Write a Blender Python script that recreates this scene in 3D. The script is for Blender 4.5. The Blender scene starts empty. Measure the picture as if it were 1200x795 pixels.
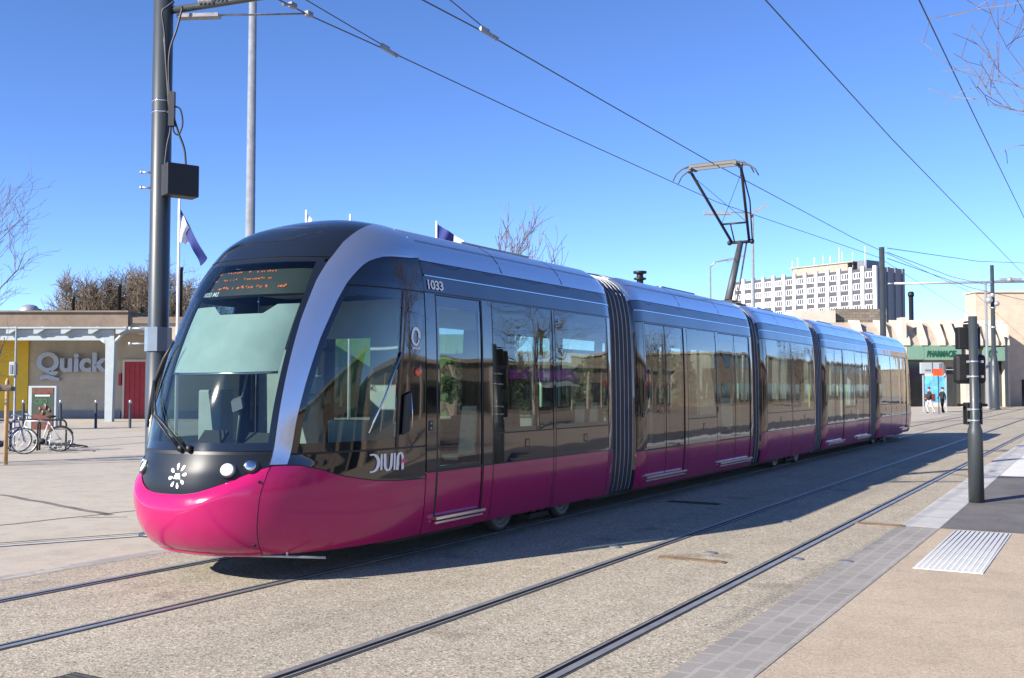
import bpy, bmesh, math, random
import numpy as np
from mathutils import Vector, Matrix
random.seed(7)
R = math.radians
scene = bpy.context.scene
COL = scene.collection

# ------------------------------------------------------------------ camera model (photo 1200 x 795)
F, CX, CY = 1200., 600., 397.5
PITCH = math.atan((454 - 397.5) / F)
TH = math.atan(708 * math.cos(PITCH) / F)
H = 1.53 / math.cos(TH)
FW = np.array([-math.sin(TH) * math.cos(PITCH), math.cos(TH) * math.cos(PITCH), math.sin(PITCH)])
RT = np.array([math.cos(TH), math.sin(TH), 0.])
UP = np.cross(RT, FW)
EYE = np.array([0, 0, H])
FH = np.array([-math.sin(TH), math.cos(TH), 0.])       # horizontal forward

def ray(x, y): return FW + RT * (x - CX) / F - UP * (y - CY) / F
def onX(x, y, X): d = ray(x, y); return EYE + d * (X - EYE[0]) / d[0]
def onZ(x, y, Z=0.): d = ray(x, y); return EYE + d * (Z - EYE[2]) / d[2]
def onD(x, y, D): d = ray(x, y); return EYE + d * D / (d @ FH)      # at a horizontal distance D
def gd(x, D):                                                       # ground point under column x at distance D
    p = onD(x, 454, D); return np.array([p[0], p[1], 0.])
def hz(y, D): return onD(600, y, D)[2]

# ------------------------------------------------------------------ mesh builder
class MB:
    def __init__(s): s.v = []; s.f = []; s.m = []; s.sm = []
    def add(s, vs, fs, m=0, smooth=False):
        o = len(s.v); s.v += [tuple(map(float, p)) for p in vs]
        for f in fs: s.f.append(tuple(o + i for i in f)); s.m.append(m); s.sm.append(smooth)
        return s
    def box(s, lo, hi, m=0):
        x0, y0, z0 = lo; x1, y1, z1 = hi
        return s.add([(x0,y0,z0),(x1,y0,z0),(x1,y1,z0),(x0,y1,z0),(x0,y0,z1),(x1,y0,z1),(x1,y1,z1),(x0,y1,z1)],
              [(0,3,2,1),(4,5,6,7),(0,1,5,4),(1,2,6,5),(2,3,7,6),(3,0,4,7)], m)
    def obox(s, c, ax, ay, az, m=0):          # oriented box: centre + three half vectors
        c, ax, ay, az = (np.array(q, float) for q in (c, ax, ay, az))
        vs = [c + i*ax + j*ay + k*az for k in (-1,1) for j in (-1,1) for i in (-1,1)]
        fs = [(0,2,3,1),(4,5,7,6),(0,1,5,4),(1,3,7,5),(3,2,6,7),(2,0,4,6)]
        if np.dot(np.cross(ax, ay), az) < 0: fs = [f[::-1] for f in fs]
        return s.add(vs, fs, m)
    def tube(s, pts, r, n=8, m=0, cap=True, smooth=True):
        pts = [np.array(p, float) for p in pts]; k = len(pts)
        rr = r if isinstance(r, (list, tuple)) else [r]*k
        t0 = pts[1]-pts[0]; t0 /= np.linalg.norm(t0)
        a = np.array([0,0,1.]) if abs(t0[2]) < .9 else np.array([1.,0,0])
        u = np.cross(t0, a); u /= np.linalg.norm(u)
        vs = []
        for i in range(k):
            t = pts[min(i+1,k-1)] - pts[max(i-1,0)]; t /= (np.linalg.norm(t) + 1e-12)
            u = u - t*(u@t); u /= (np.linalg.norm(u) + 1e-12); w = np.cross(t, u)
            for j in range(n):
                q = 2*math.pi*j/n; vs.append(pts[i] + rr[i]*(u*math.cos(q) + w*math.sin(q)))
        fs = [(i*n+j, i*n+(j+1)%n, (i+1)*n+(j+1)%n, (i+1)*n+j) for i in range(k-1) for j in range(n)]
        s.add(vs, fs, m, smooth)
        if cap:
            o = len(s.v) - k*n
            s.f.append(tuple(o+j for j in range(n))[::-1]); s.m.append(m); s.sm.append(False)
            s.f.append(tuple(o+(k-1)*n+j for j in range(n))); s.m.append(m); s.sm.append(False)
        return s
    def lathe(s, c, prof, n=20, m=0, axis=2, smooth=True):      # prof = [(r, h)...] about an axis through c
        vs = []
        for r, h in prof:
            for j in range(n):
                q = 2*math.pi*j/n; p = [r*math.cos(q), r*math.sin(q), h]
                if axis == 0: p = [p[2], p[0], p[1]]
                elif axis == 1: p = [p[1], p[2], p[0]]
                vs.append((c[0]+p[0], c[1]+p[1], c[2]+p[2]))
        k = len(prof)
        fs = [(i*n+j, i*n+(j+1)%n, (i+1)*n+(j+1)%n, (i+1)*n+j) for i in range(k-1) for j in range(n)]
        s.add(vs, fs, m, smooth); o = len(s.v) - k*n
        for i, rev in ((0, True), (k-1, False)):
            if prof[i][0] > 1e-4:
                f = tuple(o+i*n+j for j in range(n)); s.f.append(f[::-1] if rev else f); s.m.append(m); s.sm.append(False)
        return s
    def prism(s, poly, d, m=0):                # 3-D polygon extruded by the vector d
        poly = [np.array(p, float) for p in poly]; d = np.array(d, float); n = len(poly)
        return s.add(poly + [p+d for p in poly],
             [tuple(range(n))[::-1], tuple(range(n, 2*n))] + [(i, (i+1)%n, n+(i+1)%n, n+i) for i in range(n)], m)
    def grid(s, P, m=0, smooth=True):          # P[i][j] points
        a, b = len(P), len(P[0])
        return s.add([p for row in P for p in row],
             [(i*b+j, i*b+j+1, (i+1)*b+j+1, (i+1)*b+j) for i in range(a-1) for j in range(b-1)], m, smooth)
    def sphere(s, c, r, n=12, k=8, m=0):
        rx, ry, rz = r if isinstance(r, (tuple, list)) else (r, r, r)
        P = [[(c[0]+rx*math.sin(math.pi*i/k)*math.cos(2*math.pi*j/n), c[1]+ry*math.sin(math.pi*i/k)*math.sin(2*math.pi*j/n),
               c[2]-rz*math.cos(math.pi*i/k)) for j in range(n+1)] for i in range(k+1)]
        return s.grid(P, m)
    def recalc(s): s.rc = True; return s

def root_of(o):
    while o.parent: o = o.parent
    return o

def obj(name, mb, mats, parent=None, origin=None, weld=False, solid=0, bevel=0, recalc=False, autosm=None):
    """ONE mesh object from a builder whose points are world points (or local ones of a root kept at 0)."""
    me = bpy.data.meshes.new(name)
    rz = 0.
    if parent is not None: off = np.array(root_of(parent).location); rz = root_of(parent).rotation_euler.z
    elif origin is not None: off = np.array(origin, float)
    else:
        A = np.array(mb.v); off = np.array([(A[:,0].min()+A[:,0].max())/2, (A[:,1].min()+A[:,1].max())/2, A[:,2].min()])
    cr, sr = math.cos(rz), math.sin(rz)
    loc = lambda p: ((p[0]-off[0])*cr + (p[1]-off[1])*sr, -(p[0]-off[0])*sr + (p[1]-off[1])*cr, p[2]-off[2])
    me.from_pydata([loc(p) for p in mb.v], [], mb.f)
    mats = mats if isinstance(mats, (list, tuple)) else [mats]
    for q in mats: me.materials.append(q)
    me.polygons.foreach_set('material_index', mb.m); me.polygons.foreach_set('use_smooth', mb.sm)
    if weld or recalc:
        bm = bmesh.new(); bm.from_mesh(me)
        if weld: bmesh.ops.remove_doubles(bm, verts=bm.verts, dist=1e-4)
        if recalc: bmesh.ops.recalc_face_normals(bm, faces=bm.faces)
        bm.to_mesh(me); bm.free()
    me.update()
    o = bpy.data.objects.new(name, me); COL.objects.link(o)
    if parent is not None: o.parent = parent
    else: o.location = off
    if solid:
        q = o.modifiers.new('thickness', 'SOLIDIFY'); q.thickness = solid; q.offset = -1
        q = o.modifiers.new('crisp', 'EDGE_SPLIT'); q.split_angle = math.radians(40); q.use_edge_sharp = False
    if bevel:
        q = o.modifiers.new('edge', 'BEVEL'); q.width = bevel; q.segments = 2; q.limit_method = 'ANGLE'
    return o

def tag(o, label, cat, group=None, kind=None):
    o['label'] = label; o['category'] = cat
    if group: o['group'] = group
    if kind: o['kind'] = kind
    return o

def thing(name, label, cat, loc, group=None, rotz=0):
    o = bpy.data.objects.new(name, None); COL.objects.link(o); o.location = tuple(map(float, loc)); o.rotation_euler = (0, 0, rotz)
    o.empty_display_size = .3
    return tag(o, label, cat, group)

def struct(name, mb, mats, **k):
    o = obj(name, mb, mats, **k); o['kind'] = 'structure'; return o

def kids(o): return [c for c in bpy.data.objects if c.parent == o]
def copy_tree(o, parent=None):
    c = o.copy(); COL.objects.link(c); c.parent = parent
    for ch in kids(o): copy_tree(ch, c)
    return c

_txt = {}
def text_shape(s, bold=0., shear=0., extr=0.01, space=1.):
    """vertices (2-D + height) and faces of a line of writing, unit size"""
    cu = bpy.data.curves.new('writing', 'FONT'); cu.body = s; cu.offset = bold; cu.shear = shear; cu.extrude = extr
    cu.resolution_u = 3; cu.space_character = space
    ob = bpy.data.objects.new('writing', cu); COL.objects.link(ob)
    dg = bpy.context.evaluated_depsgraph_get(); me = bpy.data.meshes.new_from_object(ob.evaluated_get(dg))
    vs = [tuple(v.co) for v in me.vertices]; fs = [tuple(p.vertices) for p in me.polygons]
    bpy.data.objects.remove(ob); bpy.data.curves.remove(cu); bpy.data.meshes.remove(me)
    return vs, fs

def text_into(mb, s, o, u, v, w, height=None, bold=0., shear=0., m=0, extr=.01, space=1.):
    """writing from the corner o; u, v = unit reading and up directions; w = total width, height = letter height; sticks out along u x v"""
    vs, fs = text_shape(s, bold, shear, extr, space); A = np.array(vs)
    x0, x1 = A[:,0].min(), A[:,0].max(); y0, y1 = A[:,1].min(), A[:,1].max()
    k = w / (x1-x0); kv = (height / (y1-y0)) if height else k
    u = np.array(u, float); v = np.array(v, float); n = np.cross(u, v)
    mb.add([np.array(o) + u*(a[0]-x0)*k + v*(a[1]-y0)*kv + n*(a[2]+extr)*k for a in A], fs, m)

# ------------------------------------------------------------------ materials
def newmat(name):
    m = bpy.data.materials.new(name); m.use_nodes = True; nt = m.node_tree
    return m, nt, nt.nodes['Principled BSDF']
def N(nt, t, **k):
    n = nt.nodes.new(t)
    for a, b in k.items():
        if hasattr(n, a): setattr(n, a, b)
        else: n.inputs[a.replace('_', ' ')].default_value = b
    return n
def mixc(nt, fac, a, b, mode='MIX'):
    n = nt.nodes.new('ShaderNodeMix'); n.data_type = 'RGBA'; n.blend_type = mode
    for i, q in ((0, fac), (6, a), (7, b)):
        if hasattr(q, 'is_linked') or hasattr(q, 'links'): nt.links.new(q, n.inputs[i])
        elif i == 0: n.inputs[0].default_value = q
        else: n.inputs[i].default_value = (*q, 1) if len(q) == 3 else q
    return n.outputs[2]
def coords(nt, sc=(1,1,1)):
    tc = nt.nodes.new('ShaderNodeTexCoord'); mp = nt.nodes.new('ShaderNodeMapping'); mp.inputs['Scale'].default_value = sc
    nt.links.new(tc.outputs['Object'], mp.inputs['Vector']); return mp.outputs[0]
def noise(nt, vec, scale, detail=4, rough=.55):
    n = N(nt, 'ShaderNodeTexNoise', Scale=scale, Detail=detail, Roughness=rough); nt.links.new(vec, n.inputs['Vector']); return n.outputs['Fac']
def ramp(nt, fac, stops):
    n = nt.nodes.new('ShaderNodeValToRGB'); e = n.color_ramp.elements
    while len(e) < len(stops): e.new(.5)
    for i, (p, c) in enumerate(stops):
        e[i].position = p; e[i].color = (*c, 1) if len(c) == 3 else c
    nt.links.new(fac, n.inputs[0]); return n.outputs[0]
def bump(nt, h, strength, dist, p):
    b = N(nt, 'ShaderNodeBump', Strength=strength, Distance=dist); nt.links.new(h, b.inputs['Height']); nt.links.new(b.outputs[0], p.inputs['Normal'])

def plain(name, c, rough=.5, metal=0., coat=0., ior=None, var=.12, scale=3., bumps=0., emit=None, spec=None):
    m, nt, p = newmat(name); v = coords(nt)
    f = noise(nt, v, scale, 5)
    lo = tuple(q*(1-var) for q in c); hi = tuple(min(1, q*(1+var)) for q in c)
    nt.links.new(ramp(nt, f, [(.3, lo), (.7, hi)]), p.inputs['Base Color'])
    p.inputs['Roughness'].default_value = rough; p.inputs['Metallic'].default_value = metal
    p.inputs['Coat Weight'].default_value = coat; p.inputs['Coat Roughness'].default_value = .03
    if ior: p.inputs['IOR'].default_value = ior
    if spec is not None: p.inputs['Specular IOR Level'].default_value = spec
    if bumps: bump(nt, noise(nt, v, 40, 4), bumps, .01, p)
    if emit: p.inputs['Emission Color'].default_value = (*emit[0], 1); p.inputs['Emission Strength'].default_value = emit[1]
    return m

def gloss(name, c, rough=.04, ior=1.5, metal=0., coat=0., wav=.0, dirt=.08, grime=0.):
    """smooth vehicle paint: faint dust in the roughness and a very slow waviness of the sheet"""
    m, nt, p = newmat(name); v = coords(nt)
    f = noise(nt, v, 1.7, 6, .6)
    nt.links.new(mixc(nt, .5, tuple(q*.93 for q in c), tuple(min(1, q*1.05) for q in c)), p.inputs['Base Color'])
    if grime:                                  # road film thrown up along the lower edge, in streaks
        tc = N(nt, 'ShaderNodeTexCoord'); sp = N(nt, 'ShaderNodeSeparateXYZ'); nt.links.new(tc.outputs['Object'], sp.inputs[0])
        g = N(nt, 'ShaderNodeMapRange'); nt.links.new(sp.outputs[2], g.inputs[0]); g.inputs[1].default_value = .62; g.inputs[2].default_value = .25; g.inputs[3].default_value = 0; g.inputs[4].default_value = grime
        mu = N(nt, 'ShaderNodeMath', operation='MULTIPLY'); nt.links.new(g.outputs[0], mu.inputs[0]); nt.links.new(noise(nt, coords(nt, (3, 3, .7)), 2.2, 6, .7), mu.inputs[1])
        base = nt.nodes['Principled BSDF'].inputs['Base Color'].links[0].from_socket
        nt.links.new(mixc(nt, mu.outputs[0], base, (.10, .075, .06)), p.inputs['Base Color'])
    r = N(nt, 'ShaderNodeMapRange'); nt.links.new(f, r.inputs[0]); r.inputs[1].default_value = .3; r.inputs[2].default_value = .8
    r.inputs[3].default_value = rough; r.inputs[4].default_value = rough + dirt; nt.links.new(r.outputs[0], p.inputs['Roughness'])
    p.inputs['IOR'].default_value = ior; p.inputs['Metallic'].default_value = metal
    p.inputs['Coat Weight'].default_value = coat; p.inputs['Coat Roughness'].default_value = .02; p.inputs['Coat IOR'].default_value = 1.5
    if wav: bump(nt, noise(nt, coords(nt, (1, 1, .45)), 1.1, 1), wav, .05, p)
    return m

def glass(name, tint, ior=1.75, wav=.12, rough=.0):
    m, nt, p = newmat(name); nt.nodes.remove(p); out = nt.nodes['Material Output']
    tr = N(nt, 'ShaderNodeBsdfTransparent'); tr.inputs[0].default_value = (*tint, 1)
    gl = N(nt, 'ShaderNodeBsdfGlossy'); gl.inputs['Roughness'].default_value = rough; gl.inputs[0].default_value = (1, 1, 1, 1)
    fr = N(nt, 'ShaderNodeFresnel'); geo = N(nt, 'ShaderNodeNewGeometry')
    mr = N(nt, 'ShaderNodeMapRange'); nt.links.new(geo.outputs['Backfacing'], mr.inputs[0])
    mr.inputs[3].default_value = ior; mr.inputs[4].default_value = 1/ior; nt.links.new(mr.outputs[0], fr.inputs['IOR'])
    if wav:
        b = N(nt, 'ShaderNodeBump', Strength=wav, Distance=.05); nt.links.new(noise(nt, coords(nt, (1, 1, .5)), 1.3, 1), b.inputs['Height'])
        nt.links.new(b.outputs[0], gl.inputs['Normal']); nt.links.new(b.outputs[0], fr.inputs['Normal'])
    mx = N(nt, 'ShaderNodeMixShader'); nt.links.new(fr.outputs[0], mx.inputs[0]); nt.links.new(tr.outputs[0], mx.inputs[1]); nt.links.new(gl.outputs[0], mx.inputs[2])
    nt.links.new(mx.outputs[0], out.inputs['Surface']); return m

def aggregate(name, cols, scale, big, rough=.85, bmp=.5, bigscale=.35, spots=.35, streak=None):
    """exposed stones set in mortar, with broad worn and stained patches"""
    m, nt, p = newmat(name); v = coords(nt)
    vo = N(nt, 'ShaderNodeTexVoronoi', Scale=scale); nt.links.new(v, vo.inputs['Vector'])
    sep = N(nt, 'ShaderNodeSeparateColor'); nt.links.new(vo.outputs['Color'], sep.inputs[0])
    st = ramp(nt, sep.outputs[0], [(i/(len(cols)-1), c) for i, c in enumerate(cols)])
    f = noise(nt, v, bigscale, 6, .65)
    c1 = mixc(nt, 1., st, ramp(nt, f, [(.28, big[0]), (.5, (1, 1, 1)), (.72, big[1])]), 'MULTIPLY')
    f2 = noise(nt, v, 2.6, 5, .7)
    c2 = mixc(nt, 1., c1, ramp(nt, f2, [(.25, (1-spots, 1-spots, 1-spots)), (.55, (1, 1, 1))]), 'MULTIPLY')
    if streak:
        c2 = mixc(nt, 1., c2, ramp(nt, noise(nt, coords(nt, (1.6, .10, 1)), 1.4, 5, .6), [(.34, (streak,)*3), (.52, (1, 1, 1))]), 'MULTIPLY')
        c2 = mixc(nt, 1., c2, ramp(nt, noise(nt, v, .9, 3, .5), [(.30, (.72, .71, .70)), (.36, (1, 1, 1))]), 'MULTIPLY')
    nt.links.new(c2, p.inputs['Base Color']); p.inputs['Roughness'].default_value = rough
    p.inputs['Specular IOR Level'].default_value = .3
    bump(nt, vo.outputs['Distance'], bmp, .004, p); return m

def stone(name, c, bw=.9, bh=.45, mortar=.012, contrast=.18, rough=.8, dark=.6, warp=0.):
    """coursed wall panels in the wall's own X-Z (object) frame"""
    m, nt, p = newmat(name)
    tc = N(nt, 'ShaderNodeTexCoord'); sp = N(nt, 'ShaderNodeSeparateXYZ'); nt.links.new(tc.outputs['Object'], sp.inputs[0])
    ad = N(nt, 'ShaderNodeMath', operation='ADD'); nt.links.new(sp.outputs[0], ad.inputs[0]); nt.links.new(sp.outputs[1], ad.inputs[1])
    cb = N(nt, 'ShaderNodeCombineXYZ'); nt.links.new(ad.outputs[0], cb.inputs[0]); nt.links.new(sp.outputs[2], cb.inputs[1])
    vec = cb.outputs[0]
    if warp:
        wn = N(nt, 'ShaderNodeTexNoise', Scale=5.); nt.links.new(tc.outputs['Object'], wn.inputs['Vector'])
        wm = N(nt, 'ShaderNodeVectorMath', operation='MULTIPLY_ADD'); nt.links.new(wn.outputs['Color'], wm.inputs[0]); wm.inputs[1].default_value = (warp,)*3; nt.links.new(vec, wm.inputs[2]); vec = wm.outputs[0]
    b = N(nt, 'ShaderNodeTexBrick', Scale=1.); nt.links.new(vec, b.inputs['Vector'])
    b.inputs['Brick Width'].default_value = bw; b.inputs['Row Height'].default_value = bh; b.inputs['Mortar Size'].default_value = mortar
    b.inputs['Color1'].default_value = (*[q*(1-contrast) for q in c], 1); b.inputs['Color2'].default_value = (*[min(1, q*(1+contrast)) for q in c], 1)
    b.inputs['Mortar'].default_value = (*[q*dark for q in c], 1)
    f = noise(nt, coords(nt), 1.2, 6, .65)
    nt.links.new(mixc(nt, 1., b.outputs['Color'], ramp(nt, f, [(.25, (.78, .78, .78)), (.65, (1.05, 1.04, 1.02))]), 'MULTIPLY'), p.inputs['Base Color'])
    p.inputs['Roughness'].default_value = rough; bump(nt, noise(nt, coords(nt), 25, 4), .25, .01, p); return m

M = {}
M['pink'] = gloss('magenta paint', (.39, .009, .102), .13, 1.45, coat=.25, wav=.2, grime=.22)
M['pinkside'] = M['pink']
M['black'] = gloss('black gloss panel', (.006, .007, .009), .02, 1.95, wav=.22, dirt=.04)
M['blackfront'] = gloss('black front panel', (.010, .014, .022), .05, 1.6, wav=.1, dirt=.08)
M['lamp_panel'] = gloss('black lamp panel', (.010, .014, .022), .34, 1.35, wav=.1, dirt=.08)
M['silver'] = gloss('silver metallic paint', (.74, .77, .82), .16, 1.5, metal=.9, coat=.6, wav=.06)
M['chrome'] = gloss('bright trim', (.75, .75, .76), .12, 1.5, metal=1.)
M['deck'] = plain('roof deck grey', (.30, .31, .33), .6)
M['bellows'] = plain('bellows rubber', (.045, .048, .056), .5, var=.2)
M['seal'] = plain('black seal', (.008, .008, .009), .45)
M['under'] = plain('underframe', (.035, .034, .033), .7)
M['steel'] = plain('wheel steel', (.16, .15, .14), .45, metal=.5)
M['glass'] = glass('tinted side glass', (.48, .59, .56), 1.72)
M['wsglass'] = glass('windscreen glass', (.53, .63, .62), 1.5, wav=.02, rough=.045)
M['blind'] = plain('pale blind', (.43, .51, .48), .7)
M['disp'] = plain('display face', (.050, .055, .045), .5)
M['led'] = plain('display dots', (.5, .1, .02), .5, emit=((1., .20, .03), .5))
M['white'] = plain('white lettering', (.82, .82, .82), .4, var=.03)
M['pinkmark'] = plain('pink mark', (.7, .05, .18), .4)
M['lens'] = plain('headlamp lens', (.86, .88, .90), .08, coat=1., var=.03)
M['lamp_rim'] = plain('headlamp housing', (.02, .02, .022), .3)
M['orange'] = plain('orange repeater', (.75, .11, .025), .2, coat=1.)
M['lining'] = plain('interior lining', (.42, .44, .43), .6)
M['floor_in'] = plain('interior floor', (.07, .07, .08), .7)
M['seatc'] = plain('seat fabric', (.045, .05, .07), .85, var=.3, scale=20)
M['seat_shell'] = plain('seat shell', (.16, .17, .19), .4)
M['polegreen'] = plain('pale green pole', (.50, .68, .50), .3)
M['poleyellow'] = plain('yellow pole', (.65, .55, .12), .3)
M['mast'] = plain('dark mast paint', (.036, .044, .050), .42, var=.1, coat=.2)
M['galv'] = plain('galvanised steel', (.42, .44, .46), .38, metal=.55, var=.15, scale=8)
M['wire'] = plain('copper wire', (.045, .045, .05), .5)
M['cable'] = plain('black cable', (.010, .010, .011), .5)
M['hoop'] = plain('bellows hoop', (.34, .35, .38), .4, metal=.5)
M['pantogrey'] = plain('pantograph grey', (.06, .063, .068), .5)
# ------------------------------------------------------------------ THE TRAM
TX = -7.3; Y1 = 8.62; YREAR = 36.8; YMID = (Y1 + YREAR) / 2
from functools import lru_cache as _lru
PT = np.array([(.27,1.12,6.62),(.36,1.15,6.46),(.55,1.18,6.33),(.80,1.20,6.28),(1.0,1.205,6.33),(1.2,1.205,6.43),(1.6,1.205,6.53),
  (2.0,1.20,6.67),(2.4,1.19,6.86),(2.75,1.17,7.07),(2.94,1.14,7.21),(3.07,1.11,7.33),(3.22,1.04,7.48),(3.37,.9,7.72),(3.48,.66,8.02),(3.55,.34,8.32),(3.57,0,8.62)])
@_lru(maxsize=None)
def prof(v):
    n = len(PT)-1; v = min(max(v, 0), n); i = min(int(v), n-1); t = v-i
    p0 = PT[max(i-1,0)]; p1 = PT[i]; p2 = PT[i+1]; p3 = PT[min(i+2,n)]
    return .5*((2*p1)+(p2-p0)*t+(2*p0-5*p1+4*p2-p3)*t*t+(3*p1-p0-3*p2+p3)*t**3)
_zt = [(prof(i/50)[0], i/50) for i in range(801)]
def tab(x, t):
    if x <= t[0][0]: return t[0][1]
    for (a, b), (c, d) in zip(t, t[1:]):
        if x <= c: return b + (d-b)*(x-a)/(c-a) if c > a else d
    return t[-1][1]
def zv(z): return tab(z, _zt)                 # height -> profile parameter
NE = 2/2.45
from functools import lru_cache
SEAM = [(0,31.2),(.8,33.3),(2.6,36.6),(4.43,38.8)]
@lru_cache(maxsize=None)
def S0(phi, v):
    if v < 4.43:                              # the skirt joint leans a little: shift the angles so that it runs straight
        k = tab(v, SEAM); q = abs(phi); q = q*k/38.8 if q < 38.8 else 90-(90-q)*(90-k)/51.2; phi = math.copysign(q, phi)
    z, w, yc = prof(v); a = R(phi); s = math.sin(a); c = max(0., math.cos(a))
    return np.array([TX + w*math.copysign(abs(s)**NE, s), yc + (Y1-yc)*(1 - c**NE), z])
def S(phi, v, off=0., rear=False):
    p = S0(phi, v).copy()
    if off:
        e = .4
        a = S0(min(phi+e, 89.9), v) - S0(max(phi-e, -89.9), v); b = S0(phi, min(v+.05, 15.9)) - S0(phi, max(v-.05, 0))
        n = np.cross(a, b); n /= (np.linalg.norm(n) + 1e-12)
        if n @ (p - np.array([TX, 9., 1.7])) < 0: n = -n
        p = p + n*off
    if rear: p[1] = 2*YMID - p[1]
    return p
def front(x, z, off=.004):                    # point of the nose at lateral x and height z
    v = zv(z); w = prof(v)[1]; u = min(abs(x-TX)/w, 1.)
    return S(math.copysign(math.degrees(math.asin(u**(1/NE))), x-TX), v, off)
def cabside(y, z, off=.003, sgn=1):           # point of the cab flank at length y and height z
    v = zv(z); yc = prof(v)[2]; c = max(0., 1-(y-yc)/(Y1-yc))**(1/NE)
    return S(sgn*math.degrees(math.acos(min(1, c))), v, off)
def fixout(mb, start=0):
    for i in range(start, len(mb.f)):
        f = mb.f[i]; p = [np.array(mb.v[j]) for j in f]; c = sum(p)/len(p); n = np.cross(p[1]-p[0], p[-1]-p[0])
        if len(f) > 3: n = np.cross(p[2]-p[0], p[3]-p[1])
        q = np.array([TX, min(max(c[1], 9.), YREAR-.4), 1.7])
        if n @ (c-q) < 0: mb.f[i] = f[::-1]
    return mb
def vpatch(mb, lo, hi, v0, v1, nu, nv, off=0., rear=False, side=1, m=0):
    g = lambda q, x: q(x) if callable(q) else q
    P = []
    for i in range(nv+1):
        v = v0 + (v1-v0)*i/nv; a, b = g(lo, v), g(hi, v)
        P.append([S(side*(a+(b-a)*j/nu), v, off, rear) for j in range(nu+1)])
    k = len(mb.f); mb.grid(P, m); fixout(mb, k); return mb
def ppatch(mb, lo, hi, f0, f1, nu, nv, off=0., rear=False, side=1, m=0):
    g = lambda q, x: q(x) if callable(q) else q
    P = []
    for i in range(nu+1):
        f = f0 + (f1-f0)*i/nu; a, b = g(lo, f), g(hi, f)
        P.append([S(side*f, a+(b-a)*j/nv, off(f, a+(b-a)*j/nv) if callable(off) else off, rear) for j in range(nv+1)])
    k = len(mb.f); mb.grid(P, m); fixout(mb, k); return mb

SMILE = [(0,3.16),(6,3.18),(12,3.28),(18,3.5),(24,3.74),(30,4.02),(36,4.34),(38.8,4.43)]
smile = lambda f: tab(abs(f), SMILE)
WAVE = [(38.8,4.43),(42,4.45),(48.6,4.42),(52,4.30),(57,4.11),(61,3.9),(66,3.69),(74.6,3.41),(83,3.27),(90,3.22)]
wave = lambda f: tab(abs(f), WAVE)
PIN = [(0,38.2),(8,37.9),(9.1,39),(10.56,41.9),(11.2,43.6),(11.84,46.2),(12.35,49.8),(12.86,54.6),(13.4,62.5),(13.81,71.8),(14.3,82),(14.6,90)]
pin = lambda v: tab(v, PIN)
POUT = [(0,44),(4.55,44),(5.58,44.4),(6.52,45.8),(7.56,47.8),(8.53,51),(9.1,53.5),(9.62,56.4),(10.1,59),(10.54,62.2),(10.8,65.5),(11.03,70.2),(11.15,76),(11.25,90)]
pout = lambda v: tab(v, POUT)

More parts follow.
